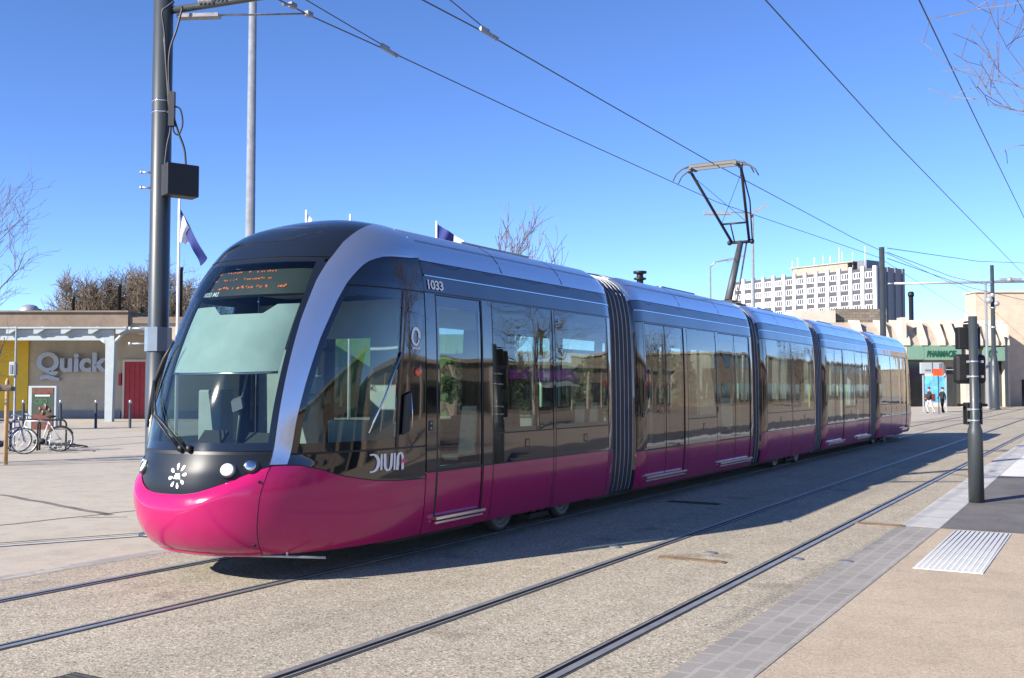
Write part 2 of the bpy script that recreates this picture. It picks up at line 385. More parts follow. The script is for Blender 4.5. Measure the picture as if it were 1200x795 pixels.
def lip(f, v):                                # chamfer of the bumper's upper edge and its lower lip
    a = .055*max(0., 1-(abs(f)/40.)**3) + .010
    return (-a*max(0., 1-(smile(f)-v)/.62) if v > smile(f)-.62 else 0.) + (.014 if v < .34 else 0.)
def dash_off(f, v):
    a = .055*max(0., 1-(abs(f)/40.)**3) + .012
    return -.006 - a*max(0., 1-(v-smile(f))/max(.3, 4.93-smile(f)))
tram = thing('tram', 'long five section magenta and black tram standing on the far track', 'tram', (TX, YMID, 0))
for rear in (False, True):
    kw = dict(rear=rear); seal = MB()
    b = MB(); ppatch(b, 0., lambda f: smile(f)-.015, -38.6, 38.6, 56, 40, off=lip, **kw)
    bumper = obj('bumper', b, M['pink'], tram, solid=.03)
    b = MB(); ppatch(b, lambda f: smile(f)+.03, 4.93, -38.6, 38.6, 56, 10, off=dash_off, **kw)
    dash = obj('lamp_panel', b, M['lamp_panel'], tram, solid=.02)
    b = MB(); vpatch(b, -35.6, 35.6, 5.24, 10.3, 48, 40, off=-.004, **kw)
    ws = obj('windscreen', b, M['wsglass'], tram)
    b = MB()
    vpatch(b, -37.9, 37.9, 5.04, 5.24, 48, 2, off=-.004, **kw); vpatch(b, -39.5, 39.5, 10.3, 10.62, 48, 3, off=-.004, **kw)
    for s in (1, -1): vpatch(b, 35.6, lambda v: pin(v)-.35, 5.24, 10.3, 4, 40, off=-.004, side=s, **kw)
    obj('windscreen_surround', b, M['blackfront'], tram, solid=.012)
    b = MB(); vpatch(b, lambda v: -pin(v)+.3, lambda v: pin(v)-.3, 10.72, 15.98, 60, 36, **kw)
    obj('roof_cap', b, M['blackfront'], tram, solid=.02)
    # black line under the lamp panel, below the windscreen and between screen and roof cap
    vpatch(seal, -38.5, 38.5, 4.92, 5.06, 48, 2, off=-.012, **kw); vpatch(seal, -41, 41, 10.58, 10.75, 48, 2, off=-.008, **kw)
    for s in (1, -1):
        vpatch(seal, lambda v: pin(v)-.5, lambda v: pin(v)+.2, 4.6, 14.4, 1, 60, off=-.01, side=s, **kw)
        vpatch(seal, 38.4, 39.0, 0., 4.42, 1, 14, off=-.006, side=s, **kw)
        b = MB(); vpatch(b, lambda v: pin(v)+.05, lambda v: pout(v), 4.5, 14.6, 16, 90, side=s, off=.004, **kw)
        obj('corner_pillar', b, M['silver'], tram, solid=.03)
        b = MB(); ppatch(b, 0., lambda f: wave(f)-.02, 38.95, 89.9, 40, 16, side=s, **kw)
        pk = obj('cab_skirt', b, M['pink'], tram, solid=.03)
        b = MB(); ppatch(b, lambda f: wave(f)+.03, 4.88, 44.2, 89.9, 40, 8, side=s, off=-.004, **kw)
        ppatch(b, lambda f: wave(f)+.03, lambda f: 4.6, 39.2, 44.2, 6, 2, side=s, off=-.006, **kw)
        cs = obj('cab_lower_panel', b, M['black'], tram, solid=.02)
        b = MB(); vpatch(b, lambda v: pout(v)+2.6, 80.3, 5.2, 8.72, 26, 26, side=s, off=-.004, **kw)
        cg = obj('cab_window', b, M['glass'], tram)
        b = MB()
        vpatch(b, lambda v: pout(v)+.2, lambda v: pout(v)+2.6, 5.2, 8.72, 3, 26, side=s, off=-.004, **kw)
        vpatch(b, 80.3, 89.9, 5.2, 8.72, 8, 20, side=s, off=-.004, **kw)
        vpatch(b, lambda v: pout(v)+.2, 89.9, 4.95, 5.2, 26, 2, side=s, off=-.004, **kw)
        vpatch(b, lambda v: pout(v)+.2, 89.9, 8.72, 9.0, 26, 3, side=s, off=-.004, **kw)
        vpatch(b, lambda v: pout(v)+.2, 89.9, 9.05, 11.2, 26, 14, side=s, off=.002, **kw)
        obj('cab_window_surround', b, M['black'], tram, solid=.02)
        vpatch(seal, lambda v: pout(v), 89.9, 8.98, 9.08, 20, 1, side=s, off=-.008, **kw)
        vpatch(seal, 44, 89.9, 4.87, 4.97, 20, 1, side=s, off=-.008, **kw)
        ppatch(seal, lambda f: wave(f)-.05, lambda f: wave(f)+.05, 39, 89.9, 30, 1, side=s, off=-.009, **kw)
        vpatch(seal, 80.4, 80.9, 4.95, 8.98, 1, 16, side=s, off=.0, **kw)
    ppatch(seal, lambda f: smile(f)-.04, lambda f: smile(f)+.05, -38.5, 38.5, 50, 1, off=lambda f, v: dash_off(f, smile(f))-.003, **kw)
    # head lamps
    for sx in (-1, 1):
        for f, v, r, lens in ((21.5, 4.34, .062, True), (29.6, 4.52, .055, False)):
            c = S(sx*f+1.6, v, .0, rear); n = S(sx*f+1.6, v, .02, rear) - c; n /= np.linalg.norm(n); c = c + n*dash_off(sx*f+1.6, v)
            h = MB(); h.tube([c - n*.03, c + n*.012], [r*1.25, r*1.22], 20)
            hl = obj('headlight', h, M['lamp_rim'], tram)
            h = MB(); h.tube([c + n*.012, c + n*.02, c + n*.026], [r, r*.8, r*.3], 20)
            obj('lens', h, M['lens'] if lens else M['chrome'], hl)
    # blind, display case and console seen through the windscreen
    b = MB(); vpatch(b, -30, 34.5, 6.86, lambda: 0, 1, 1) if False else None
    b = MB()
    P = []
    for i in range(9):
        row = []
        for j in range(25):
            f = -33 + 67.6*j/24; top = 8.55 - .24*min(1, max(0, min(j-9, 20-j)/2.))
            row.append(S(f, 6.87 + (top-6.87)*i/8, -.10, rear))
        P.append(row)
    k = len(b.f); b.grid(P); fixout(b, k)
    obj('sun_blind', b, M['blind'], tram, solid=.006)
    b = MB(); b.tube([S(-33 + 67.6*j/12, 6.84, -.10, rear) for j in range(13)], .014, 6); obj('blind_bar', b, M['chrome'], tram)
    b = MB(); vpatch(b, -19, 36, 8.85, 10.25, 20, 6, off=-.09, **kw)
    dp = obj('destination_display', b, M['disp'], tram, solid=.04)
    if not rear:
        d = MB(); rnd = random.Random(3)
        rows = [(10.08, [(0,.055),(.14,.30),(.345,.60)]), (9.6, [(0,.06),(.145,.315),(.34,.58)]), (9.13, [(0,.06),(.145,.58),(.69,.78)])]
        def dot(u, v, w, h):
            f = -18.6 + 56*u; q = [S(f+a, v+c, -.085) for a, c in ((-w,-h),(w,-h),(w,h),(-w,h))]
            k = len(d.f); d.add(q, [(0,1,2,3)]); fixout(d, k)
        for v, spans in rows:
            for a, c in spans:
                u = a
                while u < c:
                    if rnd.random() < .78: dot(u, v + rnd.choice((0, 0, 0, .05)), rnd.choice((.20, .3, .42)), .042)
                    u += rnd.choice((.012, .017, .022))
        obj('display_dots', d, M['led'], dp)
        t = MB(); vs, fs = text_shape('1033 M2', .012); A = np.array(vs); k0 = A[:,0].max()
        t.add([front(-7.66 + a[0]/k0*.235, 2.655 + a[1]*.062, -.012 + a[2]*.1) for a in A], fs); fixout(t)
        obj('display_number', t, M['white'], dp)
    fixout(seal); obj('body_seal', seal, M['seal'], tram)
    yy = (lambda y: 2*YMID - y) if rear else (lambda y: y)
    b = MB()
    b.prism([(TX-.58, yy(6.85), .95), (TX-.58, yy(7.55), 1.02), (TX-.58, yy(7.5), 1.16), (TX-.58, yy(7.1), 1.21), (TX-.58, yy(6.82), 1.12)], (1.16, 0, 0))
    b.box((TX-.55, min(yy(7.0), yy(7.5)), .4), (TX+.55, max(yy(7.0), yy(7.5)), .97))
    b.obox((TX-.35, yy(7.2), 1.28), (.16,0,0), (0,.05,.06), (0,-.01,.012)); b.obox((TX+.3, yy(7.2), 1.27), (.2,0,0), (0,.05,.06), (0,-.01,.012))
    obj('driver_console', b, M['under'], tram, recalc=True)
    b = MB(); b.obox((TX-.12, yy(8.02), .92), (.24,0,0), (0,.24,0), (0,0,.06)); b.obox((TX-.12, yy(8.28), 1.32), (.22,0,0), (0,.05,.02), (0,-.06,.36))
    b.obox((TX-.12, yy(8.36), 1.80), (.13,0,0), (0,.05,0), (0,0,.10)); b.tube([(TX-.12, yy(8.02), .36), (TX-.12, yy(8.02), .9)], .07, 10)
    obj('driver_seat', b, M['lining'], tram, bevel=.03, recalc=True)
    b = MB(); b.obox((TX+.16, yy(7.02), 1.62), (.065,0,.02), (0,.012,.012), (-.012,0,.05)); b.tube([(TX+.16, yy(7.06), 1.6), (TX+.05, yy(7.12), 1.2)], .014, 6); b.tube([(TX+.30, yy(7.0), 1.9), (TX+.18, yy(7.04), 1.6)], .012, 6); obj('cab_monitor', b, M['seat_shell'], tram)
    for x0, x1, y0, y1, h_ in ((-.95,-.62,7.55,7.75,1.75), (.5,.95,7.9,8.1,1.45)): b = MB(); b.box((TX+x0, min(yy(y0), yy(y1)), .4), (TX+x1, max(yy(y0), yy(y1)), h_)); obj('cab_cupboard', b, M['lining'], tram, bevel=.02)
    b = MB(); y = yy(8.60)
    for x0, x1 in ((TX-1.1, TX-.5), (TX+.5, TX+1.1)): b.box((x0, y-.02, .36), (x1, y+.02, 2.7))
    b.box((TX-.5, y-.02, .36), (TX+.5, y+.02, 1.0)); b.box((TX-.5, y-.02, 2.3), (TX+.5, y+.02, 2.7))
    obj('cab_partition', b, M['lining'], tram)

# wipers
b = MB()
for dx in (0, .06):
    p0 = S(1.6+dx*50, 5.02, .03); p1 = S(-29+dx*50, 6.55, .06)
    b.tube([p0, S((1.6-29)/2+dx*50, 5.78, .065), p1], [.012, .010, .008], 6)
b.lathe(S(1.6, 5.0, .0), [(.03, 0), (.03, .05), (.0, .06)], 10); b.lathe(S(5.0, 5.0, .0), [(.03, 0), (.03, .05), (.0, .06)], 10)
wip = obj('wiper', b, M['cable'], tram)
b = MB(); b.tube([S(-34, 5.5, .03), S(-32.5, 6.0, .035), S(-29, 6.55, .045), S(-24, 7.1, .035), S(-19, 7.5, .03)], [.012, .02, .026, .02, .010], 6)
obj('wiper_blade', b, M['cable'], wip)

# sun emblem on the lamp panel
def emb(x, z):
    v = zv(z); f = math.degrees(math.asin(min(1, (abs(x-TX)/prof(v)[1])**(1/NE)))); return front(x, z, dash_off(f, v) + .005)
e = MB(); ex, ez = TX + .10, 1.0
for k in range(8):
    a = 2*math.pi*k/8 + .2; ca, sa = math.cos(a), math.sin(a); pts = []
    for q in range(14):
        t = 2*math.pi*q/14; u = .082 + .027*math.cos(t); w = .0145*math.sin(t)*(1 + .35*math.cos(t)); pts.append(emb(ex + (u*ca - w*sa), ez + (u*sa + w*ca)))
    o = len(e.v); e.add(pts, [tuple(range(14))])
for zz, w in ((.018, .028), (0, .038), (-.018, .044)):
    for q in range(5):
        x0 = ex - w + 2*w*q/5; e.add([emb(x, z) for x, z in ((x0, ez+zz-.006), (x0+2*w/5*.8, ez+zz-.006), (x0+2*w/5*.8, ez+zz+.006), (x0, ez+zz+.006))], [(0,1,2,3)])
fixout(e); obj('sun_emblem', e, M['white'], tram)
# little tow bracket and screws of the front skirt
b = MB()
for f, v in ((37, 3.7), (37, 1.1)):
    c = S(f, v); n = S(f, v, .01)-c; n /= np.linalg.norm(n); b.tube([c-n*.005, c+n*.006], .014, 10)
obj('skirt_screw', b, M['seal'], tram)
b = MB(); b.tube([(-6.95, 6.75, .26), (-6.2, 7.2, .235)], .012, 8); b.tube([(-6.5, 7.02, .245), (-6.5, 7.02, .34)], .012, 8)
obj('tow_bracket', b, M['galv'], tram)

# ---- ribbons of the operator's name on the cab flank
def ribbon(mb, pts, w, fn, closed=False, off=.003):
    pts = [np.array(p, float) for p in pts]; L, Q = [], []
    n = len(pts)
    for i in range(n):
        t = pts[min(i+1, n-1)] - pts[max(i-1, 0)]; t /= np.linalg.norm(t); q = np.array([-t[1], t[0]])
        ww = w(i/(n-1)) if callable(w) else w
        L.append(fn(*(pts[i]+q*ww/2), off)); Q.append(fn(*(pts[i]-q*ww/2), off))
    mb.grid([L, Q], smooth=False)
def arc(cx, cy, rx, ry, a0, a1, n=14): return [(cx + rx*math.cos(R(a0+(a1-a0)*i/n)), cy + ry*math.sin(R(a0+(a1-a0)*i/n))) for i in range(n+1)]
def divia(fn, y0, z0, w, h, flip=False):
    mb = MB(); g = (lambda u, v, o: fn(y0 + (w-u*w if flip else u*w), z0 + v*h, o)); t = .088
    ribbon(mb, [(-.005, 0.96), (.06, .985)] + [(p[0], p[1]) for p in arc(.07, .5, .15, .48, 88, -88)] + [(.0, .02)], t, lambda u, v, o: g(u, v, o))
    ribbon(mb, [(.305, .08), (.305, .98)], t*.62, g)
    ribbon(mb, [(.395, .98), (.40, .55)] + arc(.49, .42, .09, .40, 190, 345, 10) + [(.595, .98)], t*.85, g)
    ribbon(mb, [(.68, .02), (.68, .98)], t*.62, g)
    ribbon(mb, [(.765, .0), (.77, .5)] + arc(.845, .62, .075, .36, 175, 5, 10) + [(.925, .0)], t*.85, g)
    fixout(mb); return mb
b = divia(lambda y, z, o: cabside(y, z, o), 7.76, .965, .50, .17); lg = obj('operator_name', b, M['white'], tram)
b = MB()
for a in range(5):
    q = R(90+72*a); ribbon(b, [(8.235, 1.05), (8.235+.055*math.cos(q), 1.05+.03*math.sin(q))], lambda t: .022*(1-t)+.004, lambda y, z, o: cabside(y, z, o), off=.006)
fixout(b); obj('pink_star', b, M['pinkmark'], lg)
# ring badge, fleet number, orange repeater lamp, mirror housing and bright strip of the cab window
b = MB(); ribbon(b, [(8.44 + (.058+.006*math.sin(2*q))*math.cos(q), 2.29 + (.078+.01*q/6)*math.sin(q)) for q in [R(-10+14*i) for i in range(26)]], lambda t: .038 - .016*t, lambda y, z, o: cabside(y, z, o))
for q in range(6): ribbon(b, [(8.38+.022*q, 2.17), (8.397+.022*q, 2.17)], .018, lambda y, z, o: cabside(y, z, o))
fixout(b); obj('ring_badge', b, M['white'], tram)
b = MB(); c = cabside(8.47, 1.93, 0); b.lathe((c[0]-.005, c[1], c[2]), [(.05, 0), (.045, .02), (.02, .035), (0, .037)], 16, axis=0); obj('repeater_lamp', b, M['orange'], tram)
b = MB(); b.tube([cabside(7.74, 1.34, .008), cabside(7.95, 1.68, .012), cabside(8.2, 2.12, .010)], .010, 6); obj('window_strip', b, M['chrome'], tram)
b = MB(); c = cabside(8.27, 1.52, .012); b.obox(c, (.012,0,0), (0,.06,.02), (0,.02,.20)); obj('camera_housing', b, M['seal'], tram, bevel=.01)
b = MB(); b.tube([cabside(8.34, 1.36, .02), cabside(8.345, 1.5, .024), cabside(8.33, 1.7, .02)], .006, 6); obj('housing_trim', b, M['chrome'], tram)

# ---- the five body sections
GANG = [(13.24, 14.05), (19.78, 20.28), (24.60, 25.28), (30.88, 31.75)]
SECT = [dict(y=(Y1, 13.24), pz=.905, op=[('door', 8.80, 9.72, 1), ('win', 9.93, 11.38, 0), ('win', 11.44, 13.0, 1)]),
        dict(y=(14.05, 19.78), pz=.83, op=[('door', 14.33, 15.95, 2), ('win', 16.08, 17.5, 0), ('door', 17.65, 19.45, 2)]),
        dict(y=(20.28, 24.60), pz=.88, op=[('win', 20.55, 22.38, 0), ('win', 22.44, 24.3, 0)]),
        dict(y=(25.28, 30.88), pz=.86, op=[('door', 25.6, 27.35, 2), ('win', 27.5, 28.75, 0), ('door', 28.9, 30.6, 2)]),
        dict(y=(31.75, YREAR), pz=.88, op=[('win', 32.0, 33.8, 0), ('win', 33.86, 35.5, 0), ('door', 35.65, 36.6, 1)])]
ZW0, ZW1, ZTOP = 1.25, 2.74, 3.085
def shrink(y, ya, yb, first, last):
    d = 9.
    if not first: d = min(d, y-ya)
    if not last: d = min(d, yb-y)
    t = max(0., 1-d/.30); return 1 - .04*t*t
for si, sec in enumerate(SECT):
    ya, yb = sec['y']; first, last = si == 0, si == 4; pz = sec['pz']
    def P(side, v, y, off=0.):
        z, w, _ = prof(v); z2, w2, _ = prof(min(v+.05, 16)); z1, w1, _ = prof(max(v-.05, 0))
        n = np.array([z2-z1, -(w2-w1)]); n /= np.linalg.norm(n); sh = shrink(y, ya, yb, first, last)
        return np.array([TX + side*(w*sh + n[0]*off), y, z*(1-(1-sh)*.10) + n[1]*off])
    def sp(mb, side, za, zb, y0, y1, off=0., m=0, v=False):
        a, c = (za, zb) if v else (zv(za), zv(zb))
        nv = max(1, int(abs(c-a)*1.6)); ys = [y0 + (y1-y0)*j/max(2, int((y1-y0)/.5)) for j in range(max(2, int((y1-y0)/.5))+1)]
        for e in (ya, yb):                      # more rows where the ends curve in
            ys += [q for q in [e + s*d for s in (1, -1) for d in (.06, .12, .18, .24, .3)] if y0 < q < y1]
        ys = sorted(set(round(q, 4) for q in ys))
        k = len(mb.f); mb.grid([[P(side, a + (c-a)*i/nv, y, off) for y in ys] for i in range(nv+1)], m); fixout(mb, k)
    for side in (1, -1):
        doors = [o for o in sec['op'] if o[0] == 'door']
        b = MB(); y = ya + .004
        for d in doors + [None]:
            e = d[1]-.01 if d else yb-.004
            if e > y: sp(b, side, .27, pz-.006, y, e)
            if d: sp(b, side, .27, .415, d[1]-.01, d[2]+.01); y = d[2]+.01
        obj('skirt_panel', b, M['pink'], tram, solid=.03)
        b = MB(); y = ya + .004
        for o in sec['op'] + [None]:
            e = o[1] if o else yb-.004
            if e > y: sp(b, side, pz+.006, ZW1+.01, y, e)
            if o:
                if o[0] == 'win': sp(b, side, pz+.006, ZW0, o[1], o[2])
                y = o[2]
        sp(b, side, ZW1+.01, 2.93, ya+.004, yb-.004); sp(b, side, 2.945, ZTOP, ya+.004, yb-.004, .004)
        bp = obj('body_panel', b, M['black'], tram, solid=.025)
        # panel joints, drip rail and the small plates below the windows
        g = MB()
        sp(g, side, pz-.012, pz+.012, ya+.01, yb-.01, -.006); sp(g, side, 2.925, 2.95, ya+.01, yb-.01, -.006)
        for o in sec['op']:
            for yq in (o[1], o[2]):
                if o[0] == 'win': sp(g, side, .29, ZW1, yq-.007, yq+.007, .0015)
                else: sp(g, side, .29, ZW1+.02, yq-.022, yq+.022, -.004)
            if o[0] == 'win': sp(g, side, ZW0-.008, ZW0+.008, o[1], o[2], .001)
            if o[0] == 'door': sp(g, side, ZW1, ZW1+.02, o[1], o[2], -.004)
        sp(g, side, 2.76, 2.772, ya+.02, yb-.02, .0015)
        obj('panel_joint', g, M['seal'], tram)
        if side == 1:
            g = MB(); sp(g, side, 2.93, 2.942, ya+.03, yb-.03, .008); obj('drip_rail', g, M['chrome'], tram)
        for o in sec['op']:
            if o[0] == 'win':
                b = MB(); sp(b, side, ZW0+.004, ZW1+.008, o[1]+.004, o[2]-.004, -.003); w_ = obj('window', b, M['glass'], tram)
                b = MB()                       # printed border inside the pane
                for za, zb, y0, y1 in ((ZW0, ZW0+.06, o[1], o[2]), (ZW1-.10, ZW1+.01, o[1], o[2]), (ZW0+.06, ZW1-.10, o[1], o[1]+.07), (ZW0+.06, ZW1-.10, o[2]-.07, o[2])):
                    sp(b, side, za, zb, y0, y1, -.012)
                if o[3] == 1: sp(b, side, 2.22, 2.27, o[1]+.07, o[2]-.07, -.012)
                obj('window_border', b, M['seal'], w_)
                if side == 1:
                    yc_ = (o[1]+o[2])/2 + .05
                    b = MB(); sp(b, side, 1.06, 1.16, yc_-.055, yc_+.055, .002); obj('filler_flap', b, M['seal'], bp)
                    b = MB(); sp(b, side, 1.075, 1.145, yc_-.04, yc_+.04, .004); sp(b, side, 1.09, 1.13, yc_+.01, yc_+.022, .006, 0); obj('flap_cover', b, M['black'], bp)
            else:
                n = o[3]; wd = (o[2]-o[1])/n
                for q in range(n):
                    y0, y1 = o[1]+wd*q+.018, o[1]+wd*(q+1)-.018
                    b = MB()
                    sp(b, side, .43, pz, y0, y1, -.012, 1)
                    for za, zb, yy0, yy1 in ((pz, pz+.05, y0, y1), (2.62, ZW1, y0, y1), (pz+.05, 2.62, y0, y0+.06), (pz+.05, 2.62, y1-.06, y1)):
                        sp(b, side, za, zb, yy0, yy1, -.012, 0)
                    dr = obj('door', b, [M['black'], M['pink']], tram, solid=.03)
                    b = MB(); sp(b, side, pz+.05, 2.62, y0+.06, y1-.06, -.014); obj('door_window', b, M['glass'], dr)
                    if n == 2 and q == 0:
                        b = MB(); sp(b, side, .43, ZW1, y1+.006, y1+.03, -.016); obj('door_seal', b, M['seal'], dr)
                    if n == 1 and not last:
                        b = MB(); sp(b, side, .43, ZW1, y0-.03, y0+.012, -.002); obj('door_seal', b, M['seal'], dr)
                x = TX + side*1.165
                b = MB(); b.box((min(x, x+side*.055), o[1]-.02, .405), (max(x, x+side*.055), o[2]+.02, .432)); b.box((min(x, x+side*.03), o[1], .36), (max(x, x+side*.03), o[2], .38))
                obj('door_step', b, M['chrome'], tram)
                if side == 1:
                    for yq in (o[1]-.10,):
                        b = MB(); sp(b, side, 1.33, 1.43, yq-.045, yq+.03, .003); bpn = obj('door_button_plate', b, M['seal'], tram)
                        for zq in (1.355, 1.405):
                            c = P(side, zv(zq), yq-.008, .004); b = MB(); b.lathe((c[0], c[1], c[2]), [(.014,0),(.012,.006),(0,.007)], 10, axis=0); obj('door_button', b, M['galv'], bpn)
        b = MB(); sp(b, side, zv(3.092), 13.6, ya+.003, yb-.003, .006, 0, True)
        for yq in (ya + (yb-ya)*.33, ya + (yb-ya)*.66): pass
        rp = obj('roof_panel', b, M['silver'], tram, solid=.03)
        g = MB()
        for yq in [ya + (yb-ya)*t for t in ((.34, .68) if si else (.36, .69))]: sp(g, side, 11.3, 13.6, yq-.008, yq+.008, .0075, 0, True)
        sp(g, side, 12.62, 12.66, ya+.1, yb-.1, .0075, 0, True)
        obj('roof_joint', g, M['seal'], rp)
        # rounded end flange of each section
        for e, dd in ((ya, 1), (yb, -1)):
            if (first and e == ya) or (last and e == yb): continue
            b = MB()
            vs_ = [.0 + 13.6*i/44 for i in range(45)]
            for m_, rng in ((1, [v for v in vs_ if v <= 11.2]), (0, [v for v in vs_ if v >= 11.1])):
                k = len(b.f); b.grid([[P(side, v, e+dd*.002), P(side, v, e-dd*.03, -.02), P(side, v, e-dd*.04, -.06), P(side, v, e-dd*.03, -.10)] for v in rng], m_); fixout(b, k)
            obj('section_end', b, [M['silver'], M['black']], tram)
    b = MB(); b.grid([[P(s_, v, ya), P(s_, v, yb)] for s_, v in [(1, 13.5), (1, 14.2), (1, 15), (1, 16), (-1, 15), (-1, 14.2), (-1, 13.5)]]); fixout(b); obj('roof_deck', b, M['deck'], tram, solid=.02)
    b = MB(); b.box((TX-1.08, ya, .30), (TX+1.08, yb, .36)); obj('floor', b, M['floor_in'], tram)
    b = MB(); b.box((TX-.98, ya, 2.62), (TX+.98, yb, 2.66)); obj('ceiling', b, M['lining'], tram)
    # low roof equipment along the centre line
    b = MB()
    for y0, y1 in ((yb-2.6, yb-.9),) if si != 2 else ((ya+2.6, yb-.4),): b.box((TX-.55, y0, 3.55), (TX+.30, y1, 3.60))
    obj('roof_unit', b, M['deck'], tram, bevel=.02)
    # seats and poles
    for sd in (1, -1):
        for y in np.arange(ya+.75, yb-.55, 1.5):
            if any(o[0] == 'door' and o[1]-.25 < y < o[2]+.25 for o in sec['op']): continue
            b = MB()
            for dy, k in ((-.32, -1), (.32, 1)):
                b.obox((TX+sd*.72, y+dy, .80), (.24,0,0), (0,.21,0), (0,0,.04)); b.obox((TX+sd*.72, y+dy*.34, 1.17), (.23,0,0), (0,.03,0), (0,.03*-k,.34))
            b.box((TX+sd*.72-.2, y-.2, .36), (TX+sd*.72+.2, y+.2, .78), 1)
            obj('seat', b, [M['seatc'], M['seat_shell']], tram, bevel=.03)
    for k_, y in enumerate([ya+.5] + [o[1]-.1 for o in sec['op'] if o[0] == 'door'] + [o[2]+.12 for o in sec['op'] if o[0] == 'door'] + [yb-.5, (ya+yb)/2]):
        b = MB(); x = TX + (.55, -.55, .2)[k_ % 3]; b.tube([(x, y, .36), (x, y, 2.64)], .028, 10); obj('grab_pole', b, M['polegreen' if k_ % 4 else 'poleyellow'], tram)
for y0, y1 in ((7.0, Y1), (YREAR, 2*YMID-7.0)): b = MB(); b.box((TX-.7, y0, .29), (TX+.7, y1, .36)); obj('cab_floor', b, M['under'], tram)
for y0, y1 in ((7.75, Y1), (YREAR, 2*YMID-7.75)): b = MB(); b.box((TX-.68, y0, 2.76), (TX+.68, y1, 2.80)); obj("cab_ceiling", b, M['lining'], tram)

# fleet number above the first door
t = MB(); vs, fs = text_shape('1033', .022, space=.92); A = np.array(vs); k0 = A[:,0].max()
t.add([(TX + prof(zv(2.80+a[1]*.135))[1] + .008 + a[2]*.05, 8.66 + a[0]/k0*.31, 2.80 + a[1]*.135) for a in A], fs); obj('fleet_number', t, M['white'], tram)

# gangway bellows
for ya, yb in GANG:
    n = max(3, int((yb-ya)/.13)); b = MB(); ring = [(1, v) for v in np.linspace(.3, 15.9, 40)] + [(-1, v) for v in np.linspace(15.9, .3, 40)]
    P_ = []
    for i in range(2*n+1):
        y = ya - .02 + (yb-ya+.04)*i/(2*n); ins = .055 if i % 2 == 0 else .115
        row = []
        for s_, v in ring:
            z, w, _ = prof(v); row.append((TX + s_*max(0, w-ins), y, z - (ins*.7 if v > 11.5 else 0)))
        P_.append(row)
    b.grid(P_, smooth=False); fixout(b); obj('gangway_bellows', b, M['bellows'], tram)
    b = MB()
    for i in range(0, 2*n+1, 2):
        y = ya - .02 + (yb-ya+.04)*i/(2*n); pts = []
        for s_, v in ring: z, w, _ = prof(v); pts.append((TX + s_*max(0, w-.055), y, z-(.038 if v > 11.5 else 0)))
        b.tube(pts, .007, 5, cap=False)
    obj('bellows_hoop', b, M['hoop'], tram)

# wheels and bogies
for yb_ in (10.03+.81, 22.55, 33.2):
    yw = (yb_, yb_+1.6) if yb_ < 20 else ((yb_, yb_+1.75))
    for y in yw:
        for s_ in (1, -1):
            x = TX + s_*.715
            w = MB(); w.lathe((x-.065, y, .295), [(.10,0),(.27,0),(.29,.02),(.285,.10),(.22,.115),(.20,.09),(.09,.085),(.08,.13),(0,.13)] if s_ > 0 else [(0,0),(.08,0),(.09,.045),(.20,.04),(.22,.015),(.285,.03),(.29,.11),(.27,.13),(.1,.13)], 28, axis=0)
            wh = obj('wheel', w, M['steel'], tram, recalc=True)
    b = MB()
    b.box((TX-.62, yw[0]-.2, .30), (TX+.62, yw[1]+.2, .42)); 
    for s_ in (1, -1):
        b.box((TX+s_*.86-.06, yw[0]-.35, .28), (TX+s_*.86+.06, yw[1]+.35, .40)); b.box((TX+s_*.80-.05, yw[0]+.55, .10), (TX+s_*.80+.05, yw[1]-.55, .17)); b.box((TX+s_*.80-.03, yw[0]+.65, .17), (TX+s_*.80+.03, yw[0]+.75, .3)); b.box((TX+s_*.80-.03, yw[1]-.75, .17), (TX+s_*.80+.03, yw[1]-.65, .3))
    obj('bogie_frame', b, M['under'], tram, bevel=.01)
b = MB()
for y0, y1 in ((8.3, 9.9), (12.9, 22), (24.8, 32.6), (35.8, 37.1)): b = MB(); b.box((TX-.95, y0, .20), (TX+.95, y1, .30)); obj('underframe', b, M['under'], tram)

# pantograph: base on the roof, thick lower arm, knee, two upper arms, collector head with horns
pb = onX(853, 350, TX); pk = onX(868, 284, TX); ph = onX(838, 193, TX)
pan = MB(); pan.box((TX-.42, pb[1]-.35, 3.52), (TX+.30, pb[1]+.35, 3.60)); pan.box((TX-.14, pb[1]-.12, 3.6), (TX+.14, pb[1]+.12, 3.68))
pg = obj('pantograph', pan, M['under'], tram)
b = MB(); b.tube([(TX, pb[1], 3.66), pk], [.085, .065], 12); b.tube([(TX+.16, pb[1]+.12, 3.66), pk+np.array([.12, .05, -.02])], .02, 8)
obj('lower_arm', b, M['pantogrey'], pg)
kw_ = np.array([.20, 0, 0]); b = MB(); b.tube([pk-kw_*1.5, pk+kw_*1.5], .035, 10)
for s_ in (-1, 1): b.sphere(pk+kw_*s_*1.3, .06, 10, 6)
a0, a1 = pk-kw_, pk+kw_; t0, t1 = ph+np.array([-.56, .03, -.10]), ph+np.array([.56, .03, -.10])
b.tube([a0, t0], .032, 8); b.tube([a1, t1], .032, 8); b.tube([a1+np.array([.05,.07,0]), (a1+t1)/2+np.array([.09,.05,.1]), t1+np.array([0,.05,-.04])], .016, 6)
q0, q1 = a0+(t0-a0)*.27, a1+(t1-a1)*.27; b.tube([q0, q1], .022, 8); b.tube([(q0+q1)/2 - (q1-q0)*.15, pk-kw_*.7], .016, 6)
b.tube([q0, a1+(t1-a1)*.93], .006, 4); b.tube([q1, a0+(t0-a0)*.93], .006, 4)
obj('upper_arm', b, M['cable'], pg)
b = MB()
